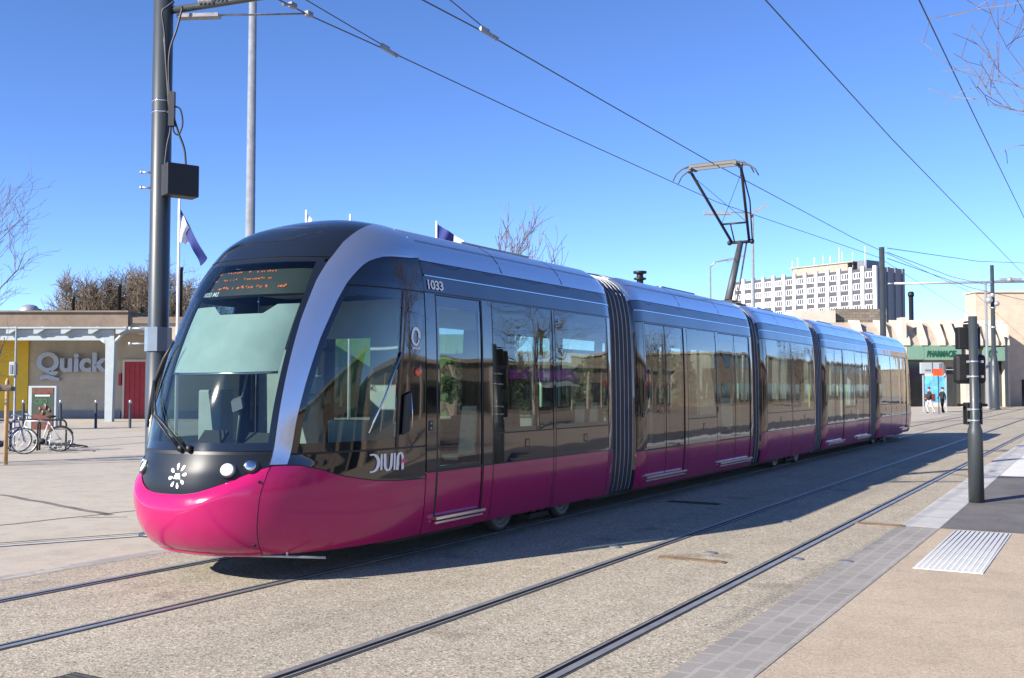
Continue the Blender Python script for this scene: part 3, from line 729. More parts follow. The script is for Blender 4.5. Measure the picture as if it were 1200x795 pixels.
for dy in (-.16, .16):
    b.box((ph[0]-.52, ph[1]+dy-.025, ph[2]-.05), (ph[0]+.52, ph[1]+dy+.025, ph[2]+.0)); 
    for s_ in (-1, 1): b.tube([ph+np.array([s_*.5, dy, -.02]), ph+np.array([s_*.68, dy, -.05]), ph+np.array([s_*.82, dy, -.15]), ph+np.array([s_*.90, dy, -.30])], [.022, .02, .016, .012], 8)
b.box((ph[0]-.6, ph[1]-.04, ph[2]-.13), (ph[0]-.52, ph[1]+.04, ph[2]-.03)); b.box((ph[0]+.52, ph[1]-.04, ph[2]-.13), (ph[0]+.6, ph[1]+.04, ph[2]-.03))
for s_ in (-1, 1): b.box((ph[0]+s_*.5-.03, ph[1]-.2, ph[2]-.08), (ph[0]+s_*.5+.03, ph[1]+.2, ph[2]-.045))
obj('collector_head', b, M['pantogrey'], pg)
b = MB()
for dy in (-.16, .16): b.box((ph[0]-.5, ph[1]+dy-.02, ph[2]+.001), (ph[0]+.5, ph[1]+dy+.02, ph[2]+.025))
obj('carbon_strip', b, M['cable'], pg)
# short twin-disc insulator on the second section's roof
q = onX(750, 325, TX); b = MB(); b.lathe((TX, q[1], 3.55), [(.10,0),(.10,.04),(.06,.05),(.06,.14),(.11,.15),(.11,.18),(.06,.19),(.06,.25),(.12,.26),(.12,.30),(0,.30)], 16)
obj('roof_insulator', b, M['seal'], tram)
# ------------------------------------------------------------------ GROUND
M['bed'] = aggregate('exposed aggregate track bed', [(.13,.115,.09),(.31,.27,.20),(.42,.37,.28),(.34,.28,.195),(.56,.51,.42),(.22,.20,.155),(.43,.365,.27),(.29,.262,.21)], 68, ((.88,.875,.87),(1.12,1.11,1.10)), bmp=.5, streak=.90, spots=.14)
M['plaza'] = aggregate('worn beige plaza concrete', [(.38,.335,.265),(.45,.40,.325),(.415,.365,.295),(.49,.44,.365)], 90, ((.80,.79,.78),(1.08,1.07,1.06)), bmp=.15, bigscale=.18, spots=.22)
M['tan'] = aggregate('tan resin bound paving', [(.36,.285,.20),(.46,.375,.27),(.40,.32,.23),(.52,.44,.34),(.30,.235,.165)], 85, ((.85,.84,.83),(1.05,1.05,1.05)), bmp=.4, bigscale=.3, spots=.15)
M['asphalt'] = aggregate('dark platform asphalt', [(.095,.09,.088),(.15,.14,.136),(.12,.112,.11),(.19,.178,.17)], 110, ((.75,.75,.76),(1.15,1.14,1.12)), bmp=.4, bigscale=.6, spots=.3)
M['kerb'] = plain('pale concrete kerb', (.42,.41,.395), .8, var=.14, scale=2.2, bumps=.2)
M['kerbwhite'] = plain('white platform strip', (.60,.59,.57), .8, var=.08, bumps=.2)
M['sett'] = stone('grey setts', (.27,.252,.228), .25, .157, .016, .09, .8, 1.2, warp=.05)
M['gutter'] = stone('gutter setts', (.36,.34,.31), .33, .11, .02, .22, .85, .8, warp=.06)
M['tact'] = plain('white tactile plate', (.50,.50,.485), .7, var=.08)
M['insul'] = plain('insulator', (.20,.20,.21), .4, var=.3, scale=20)
M['collar'] = plain('blue grey collar', (.14,.18,.23), .4, coat=.3)
M['railhead'] = plain('worn rail head', (.36,.355,.34), .42, metal=.55, var=.2, scale=4)
M['groove'] = plain('rail groove', (.006,.006,.006), .9, spec=.1)
M['grout'] = plain('rail joint filler', (.055,.052,.048), .7)
M['rust'] = plain('rusty cover plate', (.13,.085,.05), .8, var=.3, scale=9)
M['darkiron'] = plain('dark cast iron', (.045,.043,.04), .65, var=.3, scale=14)
M['joint'] = plain('dirty paving joint', (.15,.13,.11), .9, var=.3)

def sheet(mb, pts, z=0): mb.add([(p[0], p[1], z) for p in pts], [tuple(range(len(pts)))])
def rect(x0, y0, x1, y1): return [(x0,y0),(x1,y0),(x1,y1),(x0,y1)]
b = MB(); sheet(b, rect(-2500,-2500,2500,2500)); struct('ground', b, M['plaza'], origin=(0,0,0))
b = MB(); sheet(b, rect(-8.83,-40,-2.42,220), .004); struct('track_bed_road', b, M['bed'], origin=(0,0,0))
b = MB(); sheet(b, rect(-1.95,-40,40,13.95), .004); sheet(b, rect(1.2,13.95,40,130), .004); struct('pavement', b, M['tan'], origin=(0,0,0))
def zp(y): return min(.14, max(0., (y-13.9)*.0115)) + .006
b = MB(); ys = [13.9, 16, 18, 20, 22, 24, 26, 30, 45, 62]
b.grid([[(x, y, zp(y)) for y in ys] for x in (-1.95, 1.2)], smooth=False); b.add([(x, 62, z) for x, z in ((-2.42,0),(1.2,0),(1.2,zp(62)),(-2.42,zp(62)))], [(0,1,2,3)])
b.grid([[(1.2, y, 0) for y in ys], [(1.2, y, zp(y)) for y in ys]], smooth=False)
struct('platform', b, M['asphalt'], origin=(0,0,0))
b = MB(); b.grid([[(-2.42, y, 0) for y in ys], [(-2.42, y, zp(y)+.001) for y in ys], [(-2.40, y, zp(y)+.004) for y in ys], [(-1.955, y, zp(y)+.004) for y in ys], [(-1.95, y, zp(y)) for y in ys]], smooth=False)
b.add([(-2.42,13.9,0),(-1.955,13.9,0),(-1.955,13.9,zp(13.9)+.004),(-2.42,13.9,zp(13.9)+.004)], [(0,1,2,3)])
for y in np.arange(14.9, 60, 1.0): b.add([(-2.40, y-.006, zp(y)+.0052), (-1.955, y-.006, zp(y)+.0052), (-1.955, y+.006, zp(y)+.0055), (-2.40, y+.006, zp(y)+.0055)], [(0,1,2,3)], 1)
struct('platform_kerb', b, [M['kerb'], M['joint']], origin=(0,0,0))
b = MB(); y2 = [21.5, 24, 26, 30, 45, 62]; b.grid([[(-1.945, y, zp(y)+.005) for y in y2], [(-1.35, y, zp(y)+.005) for y in y2]], smooth=False)
struct('platform_edge_strip', b, M['kerbwhite'], origin=(0,0,0))
# three rows of grey setts between track bed and paving (coursed along the track)
def along(name, mat_, x0, y0, x1, y1, z):
    b = MB(); L = y1-y0; b.add([(0,0,0),(L,0,0),(L,0,x1-x0),(0,0,x1-x0)], [(0,1,2,3)])
    o = obj(name, b, mat_, origin=(0,0,0)); o['kind'] = 'structure'
    o.matrix_world = Matrix(((0,0,1,x0),(1,0,0,y0),(0,1,0,z),(0,0,0,1)))
    return o
along('sett_kerb_strip', M['sett'], -2.43, -40, -1.945, 13.9, .008)
along('gutter_kerb_strip', M['gutter'], -9.06, -40, -8.83, 220, .006)

def rail_strip(mb, P_, offs, z0, z1, m=0):
    """a flat-topped strip along a ground polyline between two side offsets"""
    P_ = [np.array(p, float) for p in P_]; A, B, A2, B2 = [], [], [], []
    for i in range(len(P_)):
        t = P_[min(i+1, len(P_)-1)] - P_[max(i-1, 0)]; t /= np.linalg.norm(t); n = np.array([t[1], -t[0]])
        a = P_[i] + n*offs[0]; c = P_[i] + n*offs[1]
        A.append((*a, z1)); B.append((*c, z1)); A2.append((*a, z0)); B2.append((*c, z0))
    mb.grid([A2, A, B, B2], m, smooth=False)
ysr = [(-40 + 260*i/20) for i in range(21)]
for xc, nm, who in ((-7.305, 'far', 'under the tram'), (-3.745, 'near', 'of the empty track beside the platform')):
    for s_, sd in ((1, 'platform side'), (-1, 'plaza side')):
        b = MB(); xg = xc + s_*.7175; P_ = [(xg, y) for y in ysr]
        # running head outside the gauge face, groove and thin guard lip inside, joint filler both sides
        o = [(.0, .058), (-.042, 0), (-.060, -.042), (-.082, -.060), (.058, .074)]
        o = [(a*s_, c*s_) for a, c in o]; o = [(min(q), max(q)) for q in o]
        for q, z, m in ((o[0], .014, 0), (o[1], .0065, 1), (o[2], .012, 0), (o[3], .0075, 2), (o[4], .0075, 2)): rail_strip(b, P_, q, .002, z, m)
        r_ = obj('tram_rail', b, [M['railhead'], M['groove'], M['grout']], origin=(xg, 20, 0), recalc=False)
        tag(r_, f'grooved steel rail {who}, the one on its {sd}', 'rail', 'grooved rails in the track bed')
# slot drain of the plaza
d0, d1 = np.array([-13.2, 2.55]), np.array([-9.15, 10.15]); b = MB(); P_ = [d0 + (d1-d0)*i/12 for i in range(13)]
rail_strip(b, P_, (-.06, .06), .0, .006, 0); rail_strip(b, P_, (.06, .085), .0, .005, 1); rail_strip(b, P_, (-.10, -.06), .0, .005, 1); rail_strip(b, P_, (-.25, -.235), .0, .004, 1)
tag(obj('slot_drain', b, [M['kerb'], M['groove']], origin=(-11, 6.5, 0)), 'long slot drain with two dark slits across the beige plaza', 'drain')
# joints of the plaza slabs
b = MB()
for (p, q, w) in (((0,546),(165,541),.05), ((0,580),(130,604),.06), ((0,616),(165,598),.035), ((60,528),(170,519),.06), ((90,516),(175,511),.08), ((95,607),(150,606),.03), ((0,532),(60,524),.05)):
    a, c = onZ(*p), onZ(*q); k = 10; jr = random.Random(p[1])
    rail_strip(b, [a[:2] + (c-a)[:2]*i/k + np.array([jr.uniform(-.03,.03), jr.uniform(-.03,.03)]) for i in range(k+1)], (-w, w), .0, .003)
struct('ground_joint_lines', b, M['joint'], origin=(0,0,0))
# covers and studs in the track bed
M['stud'] = plain('blue grey stud', (.13,.14,.16), .6)
def plate(name, c, hx, hy, mat_, label, ribs=0, cat='cover plate', grp=None):
    b = MB(); b.box((c[0]-hx, c[1]-hy, .001), (c[0]+hx, c[1]+hy, .012))
    for i in range(ribs):
        y = c[1] - hy + 2*hy*(i+.5)/ribs; b.box((c[0]-hx*.9, y-hy/ribs*.45, .012), (c[0]+hx*.9, y+hy/ribs*.45, .017))
    return tag(obj(name, b, mat_), label, cat, grp)
plate('drain_cover', onZ(84,806), .24, .20, M['darkiron'], 'dark iron drain cover cut by the bottom edge of the photo', 8, 'drain cover')
plate('drain_cover', onZ(811,657), .36, .055, M['rust'], 'narrow rusty drain grate between the rails of the empty track', 5, 'drain cover')
plate('drain_cover', onZ(813,590), .42, .09, M['darkiron'], 'narrow dark drain grate in the shade beside the tram', 5, 'drain cover')
plate('drain_cover', onZ(1029,615.5), .33, .07, M['rust'], 'narrow rusty drain grate next to the start of the pale kerb', 5, 'drain cover')
for p, w in (((833,649), 'beside the rusty grate between the rails'), ((721,642), 'between tram shadow and the first rail'), ((921,612), 'at the bend of the tram shadow edge'), ((934,656), 'beside the outer rail'), ((992,659), 'next to the grey setts')):
    c = onZ(*p); b = MB(); b.lathe((c[0], c[1], .003), [(.075, 0), (.07, .010), (.045, .016), (0, .017)], 14)
    tag(obj('ground_stud', b, M['stud']), f'small round grey stud {w}', 'stud', 'grey studs in the track bed')
# tactile plate
b = MB(); x0, x1, y0, y1 = -1.76, -1.13, 10.72, 13.78
b.box((x0, y0, .001), (x1, y1, .012))
for i in range(12): xx = x0 + (x1-x0)*(i+.5)/12; b.tube([(xx, y0+.05, .012), (xx, y1-.05, .012)], .007, 6)
tag(obj('tactile_plate', b, M['tact']), 'white ribbed guidance plate set in the tan paving', 'tactile plate')

# ------------------------------------------------------------------ POLES, WIRES
# mast behind the tram nose
mp = gd(184.5, 12.4); mast = thing('catenary_mast', 'thick dark mast behind the tram nose with black box and cantilever', 'mast', mp)
b = MB(); b.lathe(mp, [(.19,0),(.19,.03),(.135,.04),(.130,2.2),(.122,2.25),(.112,10.5),(0,10.5)], 28); obj('pole', b, M['mast'], mast)
def mz(y): return hz(y, 12.4)
b = MB(); b.lathe((mp[0], mp[1], 0), [(.124, mz(412)), (.158, mz(412)), (.158, mz(384)), (.118, mz(384))], 8, smooth=False)
cl = obj('collar', b, M['collar'], mast)
b = MB()
for y in (385, 403):
    p = np.array([mp[0], mp[1], mz(y)]); b.tube([p - RT*.12, p - RT*.34], .012, 8); b.lathe(p - RT*.34 + np.array([0,0,-.02]), [(.02,0),(.024,.02),(.02,.04),(0,.04)], 8)
for y in (203, 221):
    p = np.array([mp[0], mp[1], mz(y)]); b.tube([p - RT*.10 - FH*.03, p - RT*.22 - FH*.05], .014, 8); b.sphere(p - RT*.22 - FH*.05, .022, 8, 6)
obj('bracket_bolt', b, M['galv'], mast)
b = MB()
for y in (121, 134): b.lathe((mp[0], mp[1], mz(y)), [(.121,0),(.121,.022)], 28)
obj('steel_band', b, M['chrome'], mast)
bx = np.array([mp[0], mp[1], 0]) + RT*.27 - FH*.10; ax = RT*math.cos(R(38)) + FH*math.sin(R(38)); ay = np.cross(np.array([0,0,1.]), ax)
b = MB(); b.obox(bx + np.array([0,0,(mz(196)+mz(233))/2]), ax*.195, ay*.11, (0,0,(mz(196)-mz(233))/2)); cab = obj('control_box', b, M['cable'], mast, bevel=.012)
b = MB()
for y in (204, 222): b.obox(np.array([mp[0], mp[1], mz(y)]) + RT*.10 - FH*.05, RT*.07, FH*.05, (0,0,.03))
obj('box_bracket', b, M['galv'], mast)
b = MB(); top = mz(196); c0 = bx + np.array([0,0,top])
def spline(P, k=5):
    P = [np.array(p, float) for p in P]; out = []
    for i in range(len(P)-1):
        a, c, d, e = P[max(i-1,0)], P[i], P[i+1], P[min(i+2,len(P)-1)]
        for j in range(k): t = j/k; out.append(.5*(2*c + (d-a)*t + (2*a-5*c+4*d-e)*t*t + (3*c-a-3*d+e)*t**3))
    return out + [P[-1]]
def cab_line(pts, r=.013): b.tube(spline(pts), r, 6)
q = lambda x, y, o=0.: onD(x, y, 12.25+o)
cab_line([q(193,196),q(196,170),q(200,150),q(199,120),q(195,80),q(193,40),q(190,15),q(196,8),q(204,2)])
cab_line([q(218,197),q(216,175),q(209,155),q(202,130),q(198,95),q(199,60),q(207,35),q(214,8)])
cab_line([q(203,125),q(211,128),q(214,145),q(209,158),q(203,152),q(204,132)], .011); cab_line([q(192,40,.05),q(197,110,.05),q(200,150,.05)], .014)
obj('cable_loop', b, M['cable'], mast)
b = MB(); b.obox(q(201.5,128), RT*.035, FH*.03, (0,0,.21)); obj('cable_guard', b, M['cable'], mast)
arm = MB(); base = np.array([mp[0], mp[1], 0.]); zA = 6.42
tip = np.array([-6.7, mp[1]+1.6, 6.80])
arm.tube([base + RT*.05 + np.array([0,0,zA-.02]), base + (tip-base)*np.array([1,1,0])*.5 + np.array([0,0,6.62]), tip], .045, 10)
arm.tube([base + np.array([0,0,8.6]), base + (tip-base)*np.array([1,1,0])*.85 + np.array([0,0,6.80])], .02, 8)
ca = obj('cantilever_arm', arm, M['mast'], mast)
ar = (tip-base)*np.array([1,1,0]); ar /= np.linalg.norm(ar)
for s_ in (.45, .62, .8):
    b = MB(); c = base + ar*s_ + np.array([0,0,zA+.19*s_])
    b.tube([c + ar*.025*i for i in range(9)], [.05,.075]*4+[.05], 12); obj('insulator', b, M['insul'], mast)
b = MB(); b.obox(base + ar*.45 + np.array([0,0,zA-.10]), ar*.26, np.cross((0,0,1), ar)*.06, (0,0,.022))
obj('arm_clamp', b, M['insul'], mast)
b = MB(); b.obox(base + ar*1.55 + np.array([0,0,zA+.16]), ar*.12, np.cross((0,0,1), ar)*.05, (0,0,.06)); obj('arm_clamp', b, M['insul'], mast)
ZC = 6.54
e0, e1 = onZ(343,8,ZC), onZ(362,18,ZC)
b = MB(); b.tube([base + ar*.55 + np.array([0,0,zA-.09]), e1 + np.array([0,0,.02])], .013, 8); b.tube([base + ar*1.5 + np.array([0,0,zA+.02]), e0+np.array([0,0,.02])], .018, 8)
for e in (e0, e1): b.obox(e + np.array([0,0,.015]), (.03,0,0), (0,.05,0), (0,0,.03))
obj('steady_arm', b, M['insul'], mast)

def wire(pts, label, r=.0085, cat='overhead wire', name='overhead_wire', grp='overhead wires'):
    b = MB(); b.tube(pts, r, 6, cap=False); return tag(obj(name, b, M['wire']), label, cat, grp)
def back(a, c, L):                              # carry a wire on beyond its first point, behind the camera
    d = a - c; d[2] = 0; d /= np.linalg.norm(d); return a + d*L
A = [onZ(*p, ZC) for p in ((343,8),(362,18),(462,63),(640,146.5),(840,237),(1030,302))]
A = [back(A[0].copy(), A[2].copy(), 6) + np.array([0,0,.15])] + A + [np.array([-8.6, 90, ZC])]
wire(A, 'contact wire held by the steady arms of the mast, passing behind the pantograph')
B = [onZ(*p, ZC) for p in ((495,0),(573,41),(700,114.5),(830,188.5),(1000,279),(1145,346))]
B = [back(B[0].copy(), B[1].copy(), 14)] + B + [np.array([-7.6, 110, ZC])]
wire(B, 'contact wire touched by the raised pantograph', .0095)
wire([onZ(456,60,ZC)+np.array([0,0,.03]), onZ(345,-8,7.1), onZ(200,-90,7.5)], 'upper of the two wires meeting at the first clamp right of the mast', .0075)
wire([onZ(573,40,ZC)+np.array([0,0,.03]), onZ(520,-6,6.8), onZ(420,-95,7.2)], 'upper of the two wires meeting above the tram roof middle', .0075)
C_ = [onZ(*p, ZC) for p in ((897,0),(1046,164),(1192,314))]; C_ = [back(C_[0].copy(), C_[1].copy(), 14)] + C_ + [onZ(1240,362,ZC)]
wire(C_, 'long wire running diagonally over the empty track, left of the last wire', .0095)
D_ = [onZ(*p, ZC) for p in ((1077,0),(1140,132),(1200,255))]; D_ = [back(D_[0].copy(), D_[1].copy(), 10)] + D_ + [onZ(1262,384,ZC)]
wire(D_, 'steep wire crossing in front of the bare tree at the top right', .0095)
for p, lb in (((456,60), 'grey wire clamp on the wire nearest the mast'), ((573,40), 'grey wire clamp on the wire leading to the pantograph')):
    c = onZ(*p, ZC); d = onZ(p[0]+14, p[1]+8, ZC) - c; d /= np.linalg.norm(d)
    b = MB(); b.obox(c, d*.22, np.cross((0,0,1), d)*.018, (0,0,.022)); b.obox(c + np.array([0,0,.035]) - d*.1, d*.1, np.cross((0,0,1), d)*.014, (0,0,.02)); b.sphere(c + d*.2, .035, 8, 6)
    tag(obj('wire_clamp', b, M['insul']), lb, 'wire clamp', 'clamps on the wires')

# signal mast on the platform
sp_ = gd(1141.5, 15.55); sp_[2] = zp(sp_[1])
sg = thing('signal_mast', 'slate grey signal mast on the platform with black signal heads seen from behind', 'signal mast', sp_)
sz = lambda y: hz(y, 15.55)
b = MB(); b.lathe((sp_[0], sp_[1], 0), [(.112, sp_[2]), (.108, sz(510)), (.106, sz(505)), (.066, sz(494)), (.064, sz(371)), (0, sz(371))], 28); obj('pole', b, M['mast'], sg)
PX = lambda x: RT*((x-1138.5)/1200*15.55)
def head(y0, y1, x0, x1, r, off, nm='signal_head', dep=.07):
    c = np.array([sp_[0], sp_[1], (sz(y0)+sz(y1))/2]) + PX((x0+x1)/2) + FH*off
    b = MB(); b.obox(c, RT*((x1-x0)/2/1200*15.55), FH*dep, (0,0,(sz(y0)-sz(y1))/2)); return obj(nm, b, M['cable'], sg, bevel=r)
head(383, 409, 1125, 1151, .012, .17); head(415, 450, 1121, 1158, .06, .17); head(472, 498, 1132, 1151, .012, .15, 'control_box')
b = MB(); b.obox(np.array([sp_[0], sp_[1], sz(377)]) + PX(1136) + FH*.12, RT*.02, FH*.08, (0,0,.012))
for y in (379, 473): b.obox(np.array([sp_[0], sp_[1], sz(y+2)]) + PX(1141) + FH*.14, RT*(.10 if y < 400 else .21), FH*.05, (0,0,.02))
obj('head_bracket', b, M['cable'], sg)
b = MB()
for y in (424, 441.5, 480, 493):
    z = sz(y); b.lathe((sp_[0], sp_[1], z-.012), [(.068,0),(.068,.024)], 24)
    for x in (1134, 1149): b.obox(np.array([sp_[0], sp_[1], z]) + PX(x) + FH*.04, RT*.022, FH*.03, (0,0,.018))
obj('steel_band', b, M['galv'], sg)

# tall lighting column behind the roof, far masts and lamps
def column(name, px_, D, top, r0, r1, label, cat, grp=None, mat_=None):
    p = gd(px_, D); t = thing(name, label, cat, p, grp); z = hz(top, D)
    b = MB(); b.lathe(p, [(r0*1.5,0),(r0*1.5,.05),(r0,.06),(r1,z),(0,z)], 16); obj('pole', b, mat_ or M['galv'], t); return t, p, z
t, p, z = column('street_lamp', 291, 21, -60, .115, .075, 'tall pale grey lamp column rising above the tram cab', 'street lamp')
b = MB()
for s_ in (-1, 1): b.obox(p + RT*s_*.55 + np.array([0,0,z+.02]), RT*.55, FH*.11, (0,0,.05))
obj('lamp_head', b, M['galv'], t, bevel=.02)
t, p, z = column('street_lamp', 884, 56, 250, .10, .06, 'double armed grey street lamp behind the pantograph', 'street lamp')
b = MB()
for x0, y0, w in ((830, 250, .30), (893, 243.5, .16)):
    e = onD(x0, y0, 56); h_ = p + np.array([0,0,z]); b.tube([h_, h_ + (e-h_)*.35 + np.array([0,0,.06]), e], .045, 8); d = (e-h_)/np.linalg.norm(e-h_); b.obox(e - d*.5, d*.75, FH*.14, np.array([0,0,.09]))
obj('lamp_arm', b, M['galv'], t)
t, p, z = column('street_lamp', 833.5, 84, 313, .11, .07, 'small single armed street lamp far behind the pantograph arm', 'street lamp')
b = MB(); e = onD(862, 303, 84); h_ = p + np.array([0,0,z]); b.tube([h_, h_ + (e-h_)*.2 + np.array([0,0,.28]), e], .07, 8); b.obox(e, (e-h_)/np.linalg.norm(e-h_)*.7, FH*.16, (0,0,.09)); obj('lamp_arm', b, M['galv'], t)
t, p, z = column('catenary_mast', 1036, 50.8, 290, .17, .13, 'dark mast standing behind the rear of the tram', 'mast', None, M['mast'])
t2, p2, z2 = column('catenary_mast', 1165.5, 81, 311, .20, .14, 'dark mast with long cross arm in front of the beige building', 'mast', None, M['mast'])
b = MB(); b.lathe((p2[0], p2[1], 0), [(.42,0),(.42,.12),(.36,.14),(.33,hz(430,81)),(.17,hz(412,81))], 16); obj('mast_foot', b, M['mast'], t2)
b = MB(); a, c = onD(1048, 332.5, 81), onD(1245, 329.5, 81); b.tube([a, c], .10, 8); b.tube([a, a - RT*.5], .05, 8); obj('cross_arm', b, M['galv'], t2)
b = MB()
for x, y, r in ((1159,352,.28),(1168,356,.22),(1163,346,.2),(1183,328,.22)): b = MB(); b.sphere(onD(x, y, 80.6), r, 10, 6); obj('insulator', b, M['galv'], t2)
b = MB()
for y in (362, 385): b.lathe((p2[0], p2[1], hz(y,81)), [(.22,0),(.22,.15)], 12)
obj('steel_band', b, M['galv'], t2)
t, p, z = column('street_lamp', 1157.5, 88, 333, .13, .10, 'slim grey lamp pole just left of the mast with the cross arm', 'street lamp')
b = MB(); b.tube([p + np.array([0,0,z]), onD(1160, 330, 88), onD(1186, 327, 87)], .07, 6); b.obox(onD(1184, 327.5, 87), RT*.9, FH*.2, (0,0,.10)); obj('lamp_arm', b, M['galv'], t)
t, p, z = column('chimney_pipe', 1069.5, 106, 342, .24, .24, 'twin black chimney pipe rising behind the pharmacy roof', 'chimney', None, M['cable'])
b = MB(); b.lathe(p + RT*.0, [(.32, z-.5), (.32, z-.1)], 12); obj('collar', b, M['cable'], t)
for i, (a, c, lb) in enumerate((((1040,291),(1215,309),'topmost thin span wire between the two far masts'), ((1040,296),(1165,336),'thin span wire sloping from the rear mast to the cross arm'), ((1040,303),(1200,352),'lowest thin span wire right of the rear mast'))):
    A_, C2 = onD(*a, 52 if i != 3 else 56), onD(*c, 80 if i != 3 else 52); mid = (A_+C2)/2 - np.array([0,0,.25]); wire([A_, mid, C2], lb, .018)
# ------------------------------------------------------------------ BUILDINGS
M['tanwall'] = stone('grey brown rendered wall', (.43,.375,.30), 6., 1.1, .008, .05, .85, .8)
M['shopstone'] = stone('shop front stone', (.28,.235,.18), 1.4, .5, .012, .10, .85, .7)
M['stonedark'] = stone('brown rubble stone', (.20,.165,.13), .8, .35, .03, .25, .9, .6)
M['beigewall'] = stone('beige panel wall', (.56,.45,.34), 7., 3.2, .015, .04, .85, .8)
M['concrete'] = plain('weathered concrete', (.36,.30,.24), .85, var=.18, scale=.9)
M['palecon'] = plain('pale concrete', (.52,.45,.37), .85, var=.12, scale=.8)
M['towerwhite'] = plain('white tower rib', (.70,.70,.69), .7, var=.05)
M['towerdark'] = plain('dark tower panel', (.07,.065,.075), .6, var=.15)
M['towergrey'] = plain('grey tower side', (.15,.16,.19), .6, var=.1)
M['pane'] = gloss('window pane', (.02,.025,.03), .05, 1.6)
M['shopglass'] = gloss('shop glass', (.035,.04,.04), .05, 1.6)
M['yellow'] = plain('yellow wall panel', (.62,.40,.02), .6, var=.06)
M['redpaint'] = plain('red steel door', (.33,.012,.018), .5, var=.12)
M['lightgrey'] = plain('light grey steel', (.33,.37,.38), .5, var=.08)
M['greysign'] = plain('grey raised letters', (.36,.40,.47), .5, var=.04)
M['greenfascia'] = plain('green fascia', (.15,.26,.19), .5, var=.06)
M['greentext'] = plain('dark green letters', (.008,.075,.035), .5)
M['greenclad'] = plain('green cladding', (.13,.24,.06), .6)
M['parapet'] = plain('brown parapet render', (.175,.13,.095), .85, var=.2, scale=1.5)
M['wood'] = plain('raw timber', (.42,.27,.13), .8, var=.2, scale=9)
M['bark'] = plain('grey brown bark', (.15,.12,.095), .9, var=.3, scale=7)
M['barkfar'] = plain('brown twigs', (.19,.145,.10), .9, var=.25)
M['bark2'] = plain('olive bark', (.19,.15,.085), .9, var=.3)
M['needle'] = plain('blue green needles', (.055,.085,.07), .9, var=.3)
M['navy'] = plain('navy flag cloth', (.012,.025,.16), .75)
M['flagwhite'] = plain('white flag cloth', (.62,.63,.72), .75)
M['purple'] = plain('purple fascia', (.20,.03,.28), .5)
M['skin'] = plain('skin', (.50,.30,.21), .6)
M['jacket'] = plain('dark jacket', (.018,.02,.024), .85)
M['trousers'] = plain('pale trousers', (.50,.50,.56), .85)
M['coat'] = plain('black coat', (.012,.012,.014), .85)
M['hair'] = plain('brown hair', (.05,.03,.02), .8)
M['bikewhite'] = plain('white bicycle paint', (.62,.63,.64), .35, coat=.5)
M['bikeblue'] = plain('blue bicycle paint', (.03,.05,.22), .35, coat=.5)
M['rubber'] = plain('tyre rubber', (.02,.02,.02), .8)
M['orangesign'] = plain('orange red sign', (.80,.08,.02), .5)
M['poster_dark'] = plain('poster dark green', (.035,.05,.03), .4)
M['poster_red'] = plain('poster red', (.13,.04,.022), .4, var=.35, scale=6)
M['poster_green'] = plain('poster green', (.04,.14,.05), .4)
M['poster_blue'] = plain('poster blue', (.12,.42,.68), .4, var=.4, scale=2)
M['hedge'] = plain('hedge', (.035,.05,.02), .95, var=.4)

Q = lambda lat, d, z=0.: RT*lat + FH*d + np.array([0, 0, z])
def LX(px_, d): return (px_-600)/1200*d
def qbox(mb, l0, l1, d0, d1, z0, z1, m=0): return mb.obox(Q((l0+l1)/2, (d0+d1)/2, (z0+z1)/2), RT*(l1-l0)/2, FH*(d1-d0)/2, (0,0,(z1-z0)/2), m)
def pbox(mb, x0, x1, y0, y1, d, dep, m=0):     # a block whose front fills a rectangle seen at distance d
    return qbox(mb, LX(x0,d), LX(x1,d), d, d+dep, max(0, hz(y1,d)) if y1 < 488 else 0, hz(y0,d), m)

# --- fast food restaurant on the left
D = 58.
qk = thing('restaurant', 'low grey brown restaurant with raised grey letters and a yellow wall', 'building', Q(LX(60,D), D), rotz=TH)
b = MB(); pbox(b, -160, 147.5, 372, 490, D, 14); obj('wall', b, M['tanwall'], qk)
b = MB(); pbox(b, 147.5, 330, 377, 490, D, 14); 
obj('wall', b, M['tanwall'], qk)
b = MB(); pbox(b, -162, 149, 365.5, 387, D-.35, 14.7); pbox(b, 149.5, 331, 371.5, 379, D-.2, 14.4); pbox(b, -162, 149, 364, 366, D-.5, 15)
obj('parapet', b, M['parapet'], qk)
b = MB(); pbox(b, -120, 33, 394, 482, D-.12, .12); obj('yellow_panel', b, M['yellow'], qk)
b = MB(); pbox(b, -160, 142, 482, 490, D-.16, .16); pbox(b, 174, 330, 482, 490, D-.1, .1); obj('plinth', b, M['towergrey'], qk)
b = MB(); pbox(b, 146, 170.5, 424, 490, D-.10, .1); dr = obj('door', b, M['redpaint'], qk)
b = MB()
for x in (152, 158, 164): pbox(b, x-.15, x+.15, 425, 489, D-.125, .03)
obj('door_rib', b, M['redpaint'], dr)
b = MB(); pbox(b, 143.6, 146, 421.5, 490, D-.16, .16); pbox(b, 170.5, 172.5, 421.5, 490, D-.16, .16); pbox(b, 146, 170.5, 421.5, 424, D-.16, .16); obj('door_frame', b, M['palecon'], qk)
b = MB(); pbox(b, 139, 142, 438, 452, D-.2, .2); obj('wall_box', b, M['redpaint'], qk)
b = MB(); text_into(b, 'Quick', Q(LX(46.5,D), D-.22, hz(440.5,D)), RT, (0,0,1), LX(129.5,D)-LX(46.5,D), hz(419,D)-hz(446.5,D), bold=.035, extr=.06)
